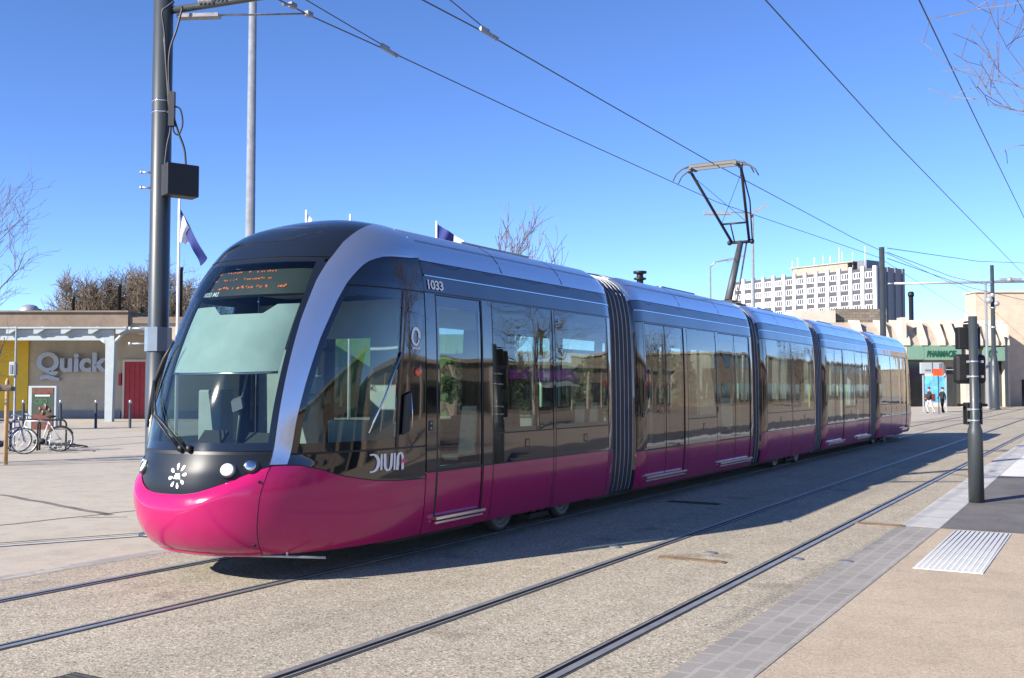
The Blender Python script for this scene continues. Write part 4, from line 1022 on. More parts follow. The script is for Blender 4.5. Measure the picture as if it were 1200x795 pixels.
# the broad foot of the Q
b.prism([Q(LX(x,D), D-.26, hz(y,D)) for x, y in ((50,440.5),(58,439),(66,441.5),(72,443.5),(72,446.5),(64,446),(57,444),(52,445),(49,446))], FH*.2)
obj('sign_letters', b, M['greysign'], qk)
b = MB(); c = Q(LX(24,61), 62, hz(363,61)); b.lathe((c[0],c[1],hz(366,61)-.6), [(.5,0),(.5,.5),(.62,.55),(.62,.8),(.4,1.05),(.2,1.12),(0,1.14)], 18); obj('roof_vent', b, M['galv'], qk)
for x, y0, y1, w in ((84.5,348,368,4.2), (138.5,333.5,370,5.2), (210.5,313.5,374,5.0)):
    c = Q(LX(x,62), 62); b = MB(); h = hz(y0,62); r = w/2/1200*62
    b.lathe((c[0],c[1],hz(y1,62)-.8), [(r*.9,0),(r*.9,h-hz(y1,62)+.6),(r*1.1,h-hz(y1,62)+.62),(r*1.1,h-hz(y1,62)+.8),(0,h-hz(y1,62)+.8)], 14); obj('chimney', b, M['seal'], qk)
b = MB(); pbox(b, 39, 44, 362, 368, 60, .4); obj('roof_vent', b, M['seal'], qk)

# --- steel canopy in front
D = 53.
cp = thing('canopy', 'light grey steel canopy on a slanted post before the restaurant', 'canopy', Q(LX(129,D), D), rotz=TH)
b = MB(); pbox(b, -160, 133, 386, 391, D, .25); pbox(b, -160, 133, 395.5, 399, D, .25); pbox(b, -160, 133, 391, 395.5, D+.09, .06); obj('beam', b, M['lightgrey'], cp)
b = MB()
for x in (-22, 10, 42, 74, 106, 138): b.prism([Q(LX(x-1,D), D-.25, hz(385.5,D)), Q(LX(x+10,D), D-.25, hz(383,D)), Q(LX(x+14,D), D-.25, hz(385,D)), Q(LX(x+3,D), D-.25, hz(391.5,D)), Q(LX(x-1,D), D-.25, hz(391.5,D))], FH*.5)
obj('bracket', b, M['lightgrey'], cp, recalc=True)
b = MB(); qbox(b, LX(-420,D), LX(150,D), D-.3, D+4.9, hz(386,D)+.02, hz(386,D)+.10); obj('shade_roof_sheet', b, M['lightgrey'], cp)  # extended back to the wall and far left, out of view, to shade the wall
b = MB(); b.prism([Q(LX(124.5,D), D-.1, 0), Q(LX(133,D), D-.1, 0), Q(LX(134.5,D), D-.1, hz(399,D)), Q(LX(124,D), D-.1, hz(399,D))], FH*.35); obj('post', b, M['lightgrey'], cp, recalc=True)
b = MB()
for x0, x1 in ((131, 147), (126, 118)): b.tube([Q(LX(x0,D), D+.05, hz(404,D)), Q(LX(x1,D), D+.05, hz(387 if x1 > x0 else 398,D))], .09, 6)
obj('strut', b, M['lightgrey'], cp)

# --- bollards
def bollard():
    t = thing('bollard', 'x', 'bollard', (0,0,0), 'dark bollards in front of the restaurant')
    b = MB(); b.lathe((0,0,0), [(.075,0),(.075,.02),(.058,.03),(.055,1.08)], 14); obj('post', b, M['mast'], t)
    b = MB(); b.lathe((0,0,1.08), [(.062,0),(.062,.09),(.05,.13),(.02,.15),(0,.15)], 14); obj('cap', b, M['galv'], t); return t
p0 = bollard()
for i, (x, lb) in enumerate(((28, 'dark bollard left of the framed poster, behind the bicycles'), (71.5, 'dark bollard just right of the framed poster'), (113, 'dark bollard between the poster and the red door, left of the canopy post'), (153, 'dark bollard in front of the red door'))):
    t = p0 if i == 0 else copy_tree(p0); t.location = tuple(gd(x, 44.5)); t['label'] = lb

# --- poster stand
D = 43.
ps = thing('poster_stand', 'upright framed poster on the plaza behind the white bicycle', 'poster stand', gd(50, D), rotz=TH)
b = MB(); pbox(b, 34, 67, 452.5, 497, D, .22); obj('frame', b, M['lightgrey'], ps, bevel=.02)
b = MB(); pbox(b, 38, 64, 454.5, 491, D-.012, .02); po = obj('poster', b, M['poster_dark'], ps)
b = MB(); pbox(b, 39, 63, 455, 461.5, D-.02, .01); pbox(b, 39, 63, 486, 490.5, D-.02, .01)
for x, y, r in ((47,480,.10),(53,477,.13),(58,481,.09),(50,484,.12)): b.sphere(Q(LX(x,D), D-.012, hz(y,D)), (r, .02, r), 10, 6)
obj('poster_print', b, M['poster_red'], po)
b = MB(); text_into(b, 'CBO', Q(LX(42,D), D-.02, hz(473.5,D)), RT, (0,0,1), LX(56.5,D)-LX(42,D), hz(467.5,D)-hz(473.5,D), bold=.02); obj('poster_letters', b, M['poster_green'], po)
b = MB(); pbox(b, 42, 59, 463, 464.6, D-.02, .01); obj('poster_line', b, M['white'], po)

# --- thin sign post with a small box
t, p, z = column('sign_post', 17.6, 31, 384, .035, .03, 'thin grey post with a small display box behind the bicycles', 'sign post')
b = MB(); b.obox(Q(LX(17.2,31), 30.9, hz(432.5,31)), RT*.09, FH*.07, (0,0,.21)); obj('display_box', b, M['lightgrey'], t, bevel=.02)
b = MB(); b.obox(Q(LX(16.6,31), 30.82, hz(433,31)), RT*.04, FH*.01, (0,0,.13)); b.obox(Q(LX(20.4,31), 30.9, hz(433,31)), RT*.03, FH*.06, (0,0,.18)); obj('display_face', b, M['towergrey'], t)

# --- bicycles and stands
def bike(name, label, paint, basket=False):
    t = thing(name, label, 'bicycle', (0,0,0))
    for x in (-.53, .53):
        b = MB(); b.tube([(x+.335*math.cos(a), 0, .345+.335*math.sin(a)) for a in [2*math.pi*i/28 for i in range(29)]], .019, 6, cap=False); w = obj('wheel', b, M['rubber'], t)
        b = MB(); b.tube([(x+.31*math.cos(a), 0, .345+.31*math.sin(a)) for a in [2*math.pi*i/28 for i in range(29)]], .012, 5, cap=False)
        for i in range(14): a = 2*math.pi*i/14; b.tube([(x, .02*(-1)**i, .345), (x+.31*math.cos(a), 0, .345+.31*math.sin(a))], .003, 3, cap=False)
        b.tube([(x,-.04,.345),(x,.04,.345)], .025, 8); obj('rim', b, M['galv'], w)
    b = MB(); bb, st, hd, hl = (-.08,0,.28), (-.22,0,.84), (.36,0,.86), (.40,0,.72)
    for a, c, r in ((bb,st,.018),(st,hd,.018),(bb,hl,.022),(hd,hl,.02)): b.tube([a, c], r, 8)
    for y in (-.05,.05): b.tube([(-.53,y,.345), bb], .011, 6); b.tube([(-.53,y,.345), (-.215,y*.3,.82)], .010, 6); b.tube([(.53,y,.345), (.45,y,.6), hl], .012, 6)
    obj('frame', b, paint, t)
    b = MB(); b.tube([hd, (.34,0,1.0)], .015, 8); b.tube([(.25,-.28,1.0),(.36,-.2,1.03),(.36,.2,1.03),(.25,.28,1.0)], .013, 6); obj('handlebar', b, M['galv'], t)
    b = MB(); b.tube([st, (-.25,0,.95)], .014, 8); b.sphere((-.27,0,.975), (.14,.075,.04), 10, 6); obj('saddle', b, M['rubber'], t)
    b = MB(); b.lathe((-.08,.05,.28), [(.0,-.01),(.09,-.01),(.09,.01),(0,.01)], 14, axis=1); b.tube([(-.08,.07,.28),(.05,.08,.17)], .01, 6); b.tube([(-.08,-.07,.28),(-.2,-.08,.39)], .01, 6); b.box((.0,.07,.15),(.1,.16,.175)); b.box((-.25,-.16,.38),(-.15,-.07,.405)); obj('crank', b, M['rubber'], t)
    b = MB(); b.tube([(-.53+.365*math.cos(a), 0, .345+.365*math.sin(a)) for a in [R(30+14*i) for i in range(10)]], .016, 5)
    if basket: b.box((-.75,-.07,.73),(-.35,.07,.745))
    obj('mudguard', b, M['rubber'], t); return t
bk = bike('bicycle', 'white bicycle leaning at the stand in front of the framed poster', M['bikewhite']); bk.location = tuple(gd(47, 28.3)); bk.rotation_euler = (R(8), 0, TH + math.pi + R(14))
bk = bike('bicycle', 'dark blue bicycle cut by the left edge of the photo', M['bikeblue'], True); bk.location = tuple(gd(5, 27.2)); bk.rotation_euler = (R(-6), 0, TH + R(8))
bk = bike('bicycle', 'silver bicycle fallen flat on the plaza right of the stands', M['galv']); bk.location = tuple(gd(86, 29.3) + np.array([0,0,.09])); bk.rotation_euler = (R(80), 0, TH + R(-28))
def hoop():
    t = MB(); t.tube([(-.38,0,0),(-.38,0,.72)] + [(-.38+.14-.14*math.cos(a), 0, .72+.14*math.sin(a)) for a in [R(15*i) for i in range(1,7)]] + [(.24+.14*math.sin(a), 0, .72+.14*math.cos(a)) for a in [R(15*i) for i in range(0,7)]] + [(.38,0,0)], .026, 8)
    return obj('bicycle_stand', t, M['cable'], origin=(0,0,0))
h0 = hoop()
for i, (x, d, a, lb) in enumerate(((31, 29.0, 12, 'black hoop stand at the front wheel of the white bicycle'), (62, 28.9, 8, 'black hoop stand at the rear wheel of the white bicycle'), (-4, 28.4, 10, 'black hoop stand behind the dark blue bicycle'))):
    h_ = h0 if i == 0 else h0.copy()
    if i: COL.objects.link(h_)
    tag(h_, lb, 'bicycle stand', 'black hoop bicycle stands'); h_.location = tuple(gd(x, d)); h_.rotation_euler = (0, 0, TH + R(a))

# --- tree stakes
D = 23.6
sk = thing('tree_stake', 'wooden stake frame round the young tree at the left edge', 'tree stake', gd(-4, D), rotz=TH)
for x, dd in ((8.5, 0), (-26, 0), (-8, .75)):
    p = gd(x, D+dd); b = MB(); b.lathe(p, [(.05,0),(.048,1.9),(.02,1.98),(0,1.98)], 10); obj('post', b, M['wood'], sk)
b = MB(); b.obox(Q(LX(-6,D), D-.06, hz(454,D)), RT*.42, FH*.018, (0,0,.06)); b.obox(Q(LX(-6,D), D+.0, hz(456,D)), RT*.30+FH*.36, FH*.012, (0,0,.05)); obj('crossbar', b, M['bark'], sk)

# --- pharmacy and neighbours on the right
D = 93.
ph_ = thing('pharmacy', 'low beige pharmacy with green sign and sloping concrete roof fins', 'building', Q(LX(1110,D), D), rotz=TH)
b = MB(); pbox(b, 900, 1179, 404, 490, D+1.4, 3); obj('wall', b, M['concrete'], ph_)
b = MB(); prof_ = [(D+2.6, hz(376,D)), (D+1.6, hz(384,D)), (D+.5, hz(396,D)), (D+.05, hz(405.5,D)), (D+.35, hz(406.5,D)), (D+2.4, hz(400,D)), (D+4.2, hz(400,D)), (D+4.2, hz(376,D))]
b.prism([Q(LX(900,D), d, z) for d, z in prof_], RT*(LX(1180,D)-LX(900,D))); obj('roof_slope', b, M['concrete'], ph_, recalc=True)
for x in (1010, 1040, 1061, 1083, 1104, 1118, 1131, 1148, 1166, 1179):
    w = .28 if x != 1061 else .42; b = MB(); b.prism([Q(LX(x,D)-w, d, z) for d, z in ((D+2.8, hz(373,D)), (D+1.3, hz(374.5,D)), (D-.15, hz(399,D)), (D-.2, hz(405,D)), (D+.9, hz(405.5,D)), (D+2.8, hz(390,D)))], RT*2*w); obj('fin', b, M['palecon'], ph_, recalc=True)
for x0, x1, y0, o_ in ((1057.5,1063,372,-.05),(1131,1137,404,.3),(1180,1183,380,.2)): b = MB(); pbox(b, x0, x1, y0, 490, D+o_, 1.2); obj('column', b, M['palecon'], ph_)
for x0, x1 in ((1036,1057.5),(1084,1126),(1152,1179)):
    pass
b = MB(); pbox(b, 1083.5, 1127, 405, 422, D-.1, .5); fa = obj('fascia', b, M['greenfascia'], ph_)
b = MB(); text_into(b, 'PHARMACIE', Q(LX(1085.5,D), D-.13, hz(418.5,D)), RT, (0,0,1), LX(1120,D)-LX(1085.5,D), hz(411,D)-hz(418.5,D), bold=.03, shear=.25, extr=.03); obj('sign_letters', b, M['greentext'], fa)
for x0, x1 in ((1038,1057),(1063.5,1083)): b = MB(); pbox(b, x0, x1, 405, 421.5, D-.08, .48); obj('fascia', b, M['greenfascia'], ph_)
b = MB(); pbox(b, 1154, 1179, 407, 423, D-.1, .5); fb = obj('fascia', b, M['greenfascia'], ph_)
b = MB()
for k in range(10): a0_, a1_ = R(30+28*k), R(30+28*(k+1)); b.tube([Q(LX(1163,D)+.38*math.cos(a0_), D-.13, hz(415,D)+.38*math.sin(a0_)), Q(LX(1163,D)+.38*math.cos(a1_), D-.13, hz(415,D)+.38*math.sin(a1_))], .07, 6)
obj('sign_letters', b, M['greentext'], fb)
for x0, x1 in ((1038,1056),(1064,1082),(1110,1116),(1118,1124),(1138,1152),(1156,1178)): b = MB(); pbox(b, x0, x1, 424 if x0 < 1100 or x0 > 1130 else 431, 490, D+1.25, .12); obj('shop_window', b, M['shopglass'], ph_)
for x0, x1, y0 in ((1084,1108,428),(1125.5,1130,423)): b = MB(); pbox(b, x0, x1, y0, 490, D+1.2, .18); obj('wall_pier', b, M['palecon'], ph_)
b = MB(); pbox(b, 1178.5, 1181, 395, 490, D-.2, .25); obj('downpipe', b, M['mast'], ph_)
D = 97.
bb_ = thing('panel_building', 'tall plain beige panelled building at the right edge behind the pharmacy', 'building', Q(LX(1200,D), D), rotz=TH)
b = MB(); pbox(b, 1145, 1420, 342, 490, D, 2.2); obj('wall', b, M['beigewall'], bb_)
b = MB(); pbox(b, 1144.5, 1422, 341, 343, D-.15, 2.5); obj('coping', b, M['palecon'], bb_)
for x0, x1, y0, y1 in ((1197,1214,445,490),(1262,1300,430,490),(1330,1372,430,490),(1240,1266,372,392),(1290,1316,372,392),(1350,1376,372,392)): b = MB(); pbox(b, x0, x1, y0, y1, D-.05, .06); obj('window', b, M['pane'], bb_)

D = 128.
st = thing('stone_block', 'flat brown stone block between the tower and the tram roof', 'building', Q(LX(1000,D), D), rotz=TH)
b = MB(); pbox(b, 980, 1040, 362, 490, D, 14); obj('wall', b, M['stonedark'], st)
b = MB(); pbox(b, 930, 980, 364, 490, D-1, 15); obj('wall', b, M['palecon'], st)

# --- tower block far behind
tc = Q(LX(1028,280), 280); te = Q(LX(862,320), 320); L_ = np.linalg.norm(te-tc); tu = (te-tc)/L_; tn = np.array([tu[1], -tu[0], 0.])
if tn @ (-tc) < 0: tn = -tn
tw = thing('tower_block', 'white ribbed tower block with rows of windows beyond the tram', 'building', tc)
ZT = hz(312, 280); nb = 13; bw = L_/nb; fl = 3.05
def tbox(mb, u0, u1, n0, n1, z0, z1, m=0): mb.obox(tc + tu*(u0+u1)/2 + tn*(n0+n1)/2 + np.array([0,0,(z0+z1)/2]), tu*(u1-u0)/2, tn*(n1-n0)/2, (0,0,(z1-z0)/2), m)
b = MB(); tbox(b, 0, L_, -13.5, 0, 0, ZT-.4); obj('wall', b, M['towerdark'], tw)
for i in range(nb+1): b = MB(); tbox(b, i*bw-.52, i*bw+.52, 0, .7, 0, ZT+(.25 if i else .1)); obj('facade_rib', b, M['towerwhite'], tw)
b = MB(); tbox(b, -.14, -.02, -13.5, .2, 0, ZT); 
for k in range(4): tbox(b, -.5, -.14, -13.2+3.6*k, -12.2+3.6*k, 0, ZT+.1)
obj('side_wall', b, M['towergrey'], tw)
wb = MB(); 
tbox(wb, 0, bw-1.5, .02, .10, 0, 1.45, 0); tbox(wb, -.1, bw-1.4, .085, .15, -.22, .0, 1); tbox(wb, -.1, bw-1.4, .085, .15, 1.45, 1.6, 1)
for u in (0, (bw-1.5)/3, 2*(bw-1.5)/3, bw-1.5): tbox(wb, u-.15, u+.15, .09, .16, 0, 1.45, 1)
w0 = obj('window', wb, [M['pane'], M['towerwhite']], tw); rw = random.Random(4); first_ = True
for i in range(nb):
    for k in range(7):
        if i == 12 and k > 3: continue
        o = w0 if first_ else w0.copy()
        if not first_: COL.objects.link(o); o.parent = tw
        first_ = False; o.location = tuple(tu*(i*bw+.75) + np.array([0,0,ZT-2.9-fl*k]))
b = MB(); tbox(b, L_*.22, L_*.60, -11, -3, ZT-.4, ZT+2.4, 0); tbox(b, L_*.18, L_*.62, -11.5, -2.6, ZT+2.2, ZT+2.5, 0); obj('penthouse', b, M['concrete'], tw)
b = MB(); tbox(b, -3, L_*.16, -11, -5, ZT-.4, ZT+1.8, 0) if False else tbox(b, L_*.11, L_*.17, -10, -4, ZT-.4, ZT+2.6, 0); obj('roof_hut', b, M['towergrey'], tw)
for u, h, r in ((.62,3.,.16),(.58,4.6,.2),(.46,3.5,.25),(.40,4.,.12),(.29,7.5,.16),(.27,5.,.1),(.12,6.5,.14),(.20,4.,.12),(.35,3.4,.22)):
    b = MB(); q_ = tc + tu*L_*u - tn*4; b.tube([q_ + np.array([0,0,ZT]), q_ + np.array([0,0,ZT+3.2+h*.5])], r*.7, 6); obj('antenna', b, M['towerwhite'], tw)

# --- shops across the street to the right (seen mirrored in the tram) and hall behind the camera
for nm, lb, c, hx, hy, h, pur in (('shop_building', 'stone shop row across the street with a purple fascia', (34, 62), 8, 34, 4.7, True), ('shop_building', 'taller stone corner house across the street', (36, 4), 9, 20, 7.2, False), ('shop_building', 'stone terrace closing the far end of the street on the right', (66, 262), 52, 8, 8.5, False), ('shop_building', 'long stone house with upper windows far up the street on the right', (31, 138), 8, 38, 7.4, False)):
    t = thing(nm, lb, 'building', (c[0], c[1], 0))
    b = MB(); b.box((c[0]-hx, c[1]-hy, 0), (c[0]+hx, c[1]+hy, h)); obj('wall', b, M['shopstone'], t)
    b = MB(); b.box((c[0]-hx-.4, c[1]-hy-.4, h), (c[0]+hx+.4, c[1]+hy+.4, h+.35)); obj('cornice', b, M['palecon'], t)
    n = int(hy*2/5.5)
    for i in range(n):
        y = c[1]-hy + (i+.5)*hy*2/n
        b = MB(); b.box((c[0]-hx-.06, y-2.1, .4), (c[0]-hx+.05, y+2.1, 3.0)); obj('shop_window', b, M['shopglass'], t)
        if h < 7:
            b = MB(); b.box((c[0]-hx-.22, y+2.3, 0), (c[0]-hx+.05, y+2.75, 4.3)); obj('pilaster', b, M['palecon'], t)
            if i % 3 == 1: b = MB(); b.prism([(c[0]-hx-1.3, y-2.2, 2.75), (c[0]-hx-.05, y-2.2, 3.25), (c[0]-hx-.05, y-2.2, 3.1), (c[0]-hx-1.3, y-2.2, 2.6)], (0,4.4,0)); obj('awning', b, M[('redpaint','hedge','lightgrey')[i//3 % 3]], t, recalc=True)
        if h > 7:
            b = MB(); b.box((c[0]-hx-.06, y-.9, 5.2), (c[0]-hx+.05, y+.9, 7.4)); obj('window', b, M['pane'], t)
    if pur: b = MB(); b.box((c[0]-hx-.5, 62, 3.3), (c[0]-hx, 74, 4.2)); obj('fascia', b, M['purple'], t)

# things beyond the tram, seen through its windows
D = 63.
gb = thing('green_building', 'green clad hall beyond the tram, seen through the cab side window', 'building', Q(LX(450,D), D), rotz=TH)
b = MB(); pbox(b, 335, 560, 392, 490, D, 12); obj('wall', b, M['greenclad'], gb)
b = MB()
for k in range(6): pbox(b, 345+36*k, 371+36*k, 430, 488, D-.08, .09)
obj('window_band', b, M['shopglass'], gb)
D = 74.
wb_ = thing('long_hall', 'long pale hall beyond the tram, seen through the middle windows', 'building', Q(LX(720,D), D), rotz=TH)
b = MB(); pbox(b, 585, 860, 412, 490, D, 12); obj('wall', b, M['concrete'], wb_)
b = MB()
for k in range(8): pbox(b, 592+33*k, 616+33*k, 432, 478, D-.08, .09)
obj('window_band', b, M['shopglass'], wb_)
for k, x in enumerate((300, 545, 600, 700, 790)):
    c = gd(x, 58+k); t = thing('evergreen_bush', ('dark clipped evergreen beyond the cab', 'dark evergreen beyond the first windows', 'second dark evergreen beyond the first windows', 'dark evergreen beyond the second section', 'dark evergreen beyond the rear sections')[k], 'bush', c)
    b = MB(); rn = random.Random(k)
    for i in range(700):
        a = rn.random()*6.283; f = rn.random(); r = 1.7*math.sqrt(rn.random())*(1-.55*f*f); q_ = np.array(c) + np.array([r*math.cos(a), r*math.sin(a), .2+3.4*f]); d_ = np.array([rn.gauss(0,1), rn.gauss(0,1), rn.gauss(0,1)])*.18; e_ = np.array([rn.gauss(0,1), rn.gauss(0,1), rn.gauss(0,1)])*.14
        b.add([q_-d_, q_+e_, q_+d_], [(0,1,2)])
    obj('foliage', b, M['hedge'], t); b = MB(); b.tube([c, c+np.array([0,0,1.5])], .12, 8); obj('stem', b, M['bark'], t)

# ------------------------------------------------------------------ BUS STOP, PEOPLE
D = 74.
bs = thing('bus_shelter', 'small bus shelter with blue poster in front of the pharmacy', 'bus shelter', gd(1096, D), rotz=TH)
b = MB(); pbox(b, 1081, 1082.2, 440, 490, D, .1); pbox(b, 1107.6, 1109, 440, 490, D, .1); pbox(b, 1091.5, 1092.5, 440, 490, D+.05, .08); obj('post', b, M['lightgrey'], bs)
b = MB(); pbox(b, 1083, 1107, 441, 472, D+.06, .06); obj('poster', b, M['poster_blue'], bs)
b = MB(); pbox(b, 1083, 1095, 462, 470, D+.03, .03); obj('poster_print', b, M['poster_red'], bs)
b = MB(); pbox(b, 1079.5, 1092, 425, 438, D-.1, .3); pbox(b, 1094, 1106, 425, 438, D-.1, .3); hb = obj('roof_box', b, M['lightgrey'], bs)
b = MB(); pbox(b, 1084, 1090.5, 433, 435, D-.13, .03); pbox(b, 1092, 1094, 425, 438, D-.05, .2); pbox(b, 1100.5, 1103, 426, 432, D-.13, .03); pbox(b, 1103.5, 1106, 425, 440, D-.13, .03); obj('roof_sign', b, M['towergrey'], hb)
b = MB(); pbox(b, 1106, 1126, 433, 433.8, D, .06); obj('rail', b, M['lightgrey'], bs)
t, p, z = column('stop_sign', 1099.8, 69.5, 440, .035, .035, 'thin pole with an orange red plate beside the bus shelter', 'stop sign', None, M['mast'])
b = MB(); b.obox(Q(LX(1098.8,69.4), 69.4, hz(436.5,69.4)), RT*.32, FH*.03, (0,0,.24)); pl = obj('plate', b, M['orangesign'], t)

def figure(name, label, at_, face, pants, top, phase, carry=None):
    """a walking figure: one skinned body; hair is a child"""
    me = bpy.data.meshes.new(name); s = phase
    J = [(0,0,.95),(0,.0,1.12),(0,.02,1.34),(0,.02,1.47),(0,.03,1.56),(0,.05,1.66),(0,.04,1.75),           # 0-6 pelvis .. crown
         (.10,0,.90),(.11,.16*s,.50),(.11,.10*s-.08,.08),(.12,.10*s+.08,.035),                              # 7-10 leg
         (-.10,0,.90),(-.11,-.10*s,.50),(-.11,-.34*s,.13),(-.12,-.34*s+.13,.05),                            # 11-14 leg
         (.17,.0,1.40),(.24,-.12*s,1.14),(.23,-.02*s+.06,.90),(.23,.02,.80),                                # 15-18 arm
         (-.17,.0,1.40),(-.25,.10*s,1.15),(-.24,.34*s,1.02),(-.24,.42*s,1.0)]
    E_ = [(0,1),(1,2),(2,3),(3,4),(4,5),(5,6),(0,7),(7,8),(8,9),(9,10),(0,11),(11,12),(12,13),(13,14),(2,15),(15,16),(16,17),(17,18),(2,19),(19,20),(20,21),(21,22)]
    RR = [.15,.15,.165,.075,.062,.098,.065,.105,.075,.052,.045,.105,.075,.052,.045,.07,.052,.040,.035,.07,.052,.040,.035]
    me.from_pydata(J, E_, []); o = bpy.data.objects.new(name, me); COL.objects.link(o)
    md = o.modifiers.new('skin', 'SKIN'); sk_ = me.skin_vertices[0].data
    for i, r in enumerate(RR): sk_[i].radius = (r, r*.82); sk_[i].use_root = (i == 0)
    sb = o.modifiers.new('sub', 'SUBSURF'); sb.levels = sb.render_levels = 1
    dg = bpy.context.evaluated_depsgraph_get(); m2 = bpy.data.meshes.new_from_object(o.evaluated_get(dg)); o.modifiers.clear(); o.data = m2
    m2.materials.clear()
    for q in (M[top], M[pants], M['skin'], M['rubber']): m2.materials.append(q)
    for f in m2.polygons:
        c = f.center; f.use_smooth = True
        f.material_index = 3 if c.z < .09 else 1 if c.z < .93 and abs(c.x) < .20 else 2 if c.z > 1.5 or (abs(c.x) > .2 and (c.z < .88 or (c.x < 0 and c.y*s > .37))) else 0
    b = MB(); b.sphere((0,.025,1.715), (.095,.108,.085), 12, 8); h = obj('hair', b, M['hair'], o, origin=None)
    b = MB(); b.sphere((0,.155,1.655), (.016,.02,.024), 6, 4); b.sphere((.035,.135,1.68), .012, 6, 4); b.sphere((-.035,.135,1.68), .012, 6, 4); obj('face', b, M['skin'], o)
    o.location = tuple(at_); o.rotation_euler = (0, 0, face); tag(o, label, 'person', 'people walking by the bus shelter'); return o
figure('person', 'person in dark jacket and pale trousers walking past the bus shelter', gd(1089, 70), TH + R(95), 'trousers', 'jacket', 1.)
figure('person', 'person all in black standing right of the one in pale trousers', gd(1104, 71), TH + R(-70), 'coat', 'coat', -.55)

# ------------------------------------------------------------------ FLAGS
def flag(px_, D, top, label, cloth, mat_):
    p = gd(px_, D); t = thing('flag', label, 'flag', p)
    b = MB(); b.lathe(p, [(.07,0),(.045,hz(top,D)),(0,hz(top,D)+.05)], 12); obj('pole', b, M['towerwhite'], t)
    for pts, m in zip(cloth, mat_):
        b = MB(); n = 10; P_ = []
        a, c, d, e = [onD(x, y, D) for x, y in pts]       # top hoist, top fly, bottom fly, bottom hoist
        for i in range(n+1):
            s_ = i/n; P_.append([(a*(1-s_)+c*s_)*(1-k/5) + (e*(1-s_)+d*s_)*(k/5) + FH*.16*math.sin(s_*7+k*.5)*s_ for k in range(6)])
        b.grid(P_); obj('cloth', b, M[m], t, solid=.01)
    return t
flag(207, 38, 234, 'dark blue and pale flag hanging slack right of the thick mast', [((208.5,241),(224,270),(219,287),(208.5,283)), ((209,240.5),(242,302),(235,312),(219,278))], ['flagwhite','navy'])
flag(357, 44, 247, 'small white flag just above the black roof cap', [((358,249),(370,262),(368,268),(358,266))], ['flagwhite'])
flag(409, 44, 252, 'flagpole with a furled pale flag right of the small white flag', [((410,253.5),(411.5,260),(411,268),(410,268))], ['flagwhite'])
flag(511, 44, 260, 'blue and white flag flying behind the silver roof', [((512,262.5),(532,275),(531,290),(512,282)), ((532,275.5),(549,286),(548,295),(531,289))], ['navy','flagwhite'])

# ------------------------------------------------------------------ TREES
def bare_tree(label, base, h, r0, seed, mat_, name='bare_tree', grp=None, first=.35, spread=.8, dens=1., depth=4, lean=(0,0), thin=1., twig=6, up=.35, sides=(9,6,4,3,3,3)):
    rnd = random.Random(seed); t = thing(name, label, 'tree', base, grp); tr, cr = MB(), MB(); g = rnd.gauss
    def unit(x, y, z): q = 1/math.sqrt(x*x+y*y+z*z+1e-12); return x*q, y*q, z*q
    def ring(mb, pts, rs, n):                     # light tapered tube
        o = len(mb.v); k = len(pts); x0, y0, z0 = pts[0]; x1, y1, z1 = pts[-1]; dx, dy, dz = unit(x1-x0, y1-y0, z1-z0)
        ux, uy, uz = unit(dy, -dx, 0) if abs(dz) < .95 else (1., 0., 0.)
        vx, vy, vz = dy*uz-dz*uy, dz*ux-dx*uz, dx*uy-dy*ux
        cs = [(math.cos(6.2832*j/n), math.sin(6.2832*j/n)) for j in range(n)]
        for (x, y, z), r in zip(pts, rs):
            for c, s_ in cs: mb.v.append((x+r*(ux*c+vx*s_), y+r*(uy*c+vy*s_), z+r*(uz*c+vz*s_)))
        for i in range(k-1):
            for j in range(n): mb.f.append((o+i*n+j, o+i*n+(j+1)%n, o+(i+1)*n+(j+1)%n, o+(i+1)*n+j)); mb.m.append(0); mb.sm.append(n > 3)
    def grow(p, d, L, r, lev):
        mb = tr if lev == 0 else cr; n = (6, 5, 4, 3, 2)[lev]; pts, rs = [p], [r]; kd = []; wob = .05 if lev == 0 else .17; st = L/n
        for i in range(n):
            d = unit(d[0]+g(0,1)*wob, d[1]+g(0,1)*wob, d[2]+g(0,1)*wob+(.02 if lev == 0 else up*.2))
            p = (p[0]+d[0]*st, p[1]+d[1]*st, p[2]+d[2]*st); f = (i+1)/n; pts.append(p); rs.append(max(r*(1-f*.72), .0035*thin))
            if lev < depth and (lev > 0 or f > first):
                k = {0: 3.2, 1: 1.7, 2: 1.7}.get(lev, twig/4.)*dens; k = int(k) + (rnd.random() < k-int(k))
                for _ in range(k): q = rnd.random()*st; kd.append(((p[0]-d[0]*q, p[1]-d[1]*q, p[2]-d[2]*q), d, rs[-1], f))
        ring(mb, pts, rs, sides[lev])
        for q, e, rr, f in kd:
            x, y, z = g(0,1), g(0,1), g(0,1); u = unit(e[1]*z-e[2]*y, e[2]*x-e[0]*z, e[0]*y-e[1]*x); w_ = spread*rnd.uniform(.7, 1.2); k = 1-spread*.45
            grow(q, unit(e[0]*k+u[0]*w_, e[1]*k+u[1]*w_, e[2]*k+u[2]*w_+up), L*rnd.uniform(.42,.66)*(1.05-f*.35 if lev == 0 else 1), max(rr*.55, .004*thin), lev+1)
    grow(tuple(map(float, base)), unit(lean[0], lean[1], 1.), h*.72, r0, 0)
    obj('trunk', tr, mat_, t); obj('crown', cr, mat_, t); return t
bare_tree('young bare tree tied to the stakes at the left edge', gd(-32, 23.9), 6.6, .085, 11, M['bark'], first=.22, spread=.75, dens=.7, depth=4, twig=4)
bare_tree('bare tree reaching in at the upper right corner', gd(1450, 13.0), 9.2, .15, 5, M['bark'], first=.5, spread=.95, dens=.8, depth=4, twig=4, thin=1.5)
bare_tree('small bare tree standing beyond the middle of the tram', gd(596, 44), 8.5, .13, 23, M['bark'], first=.42, spread=.5, dens=.9, depth=3, twig=4, thin=3.2)
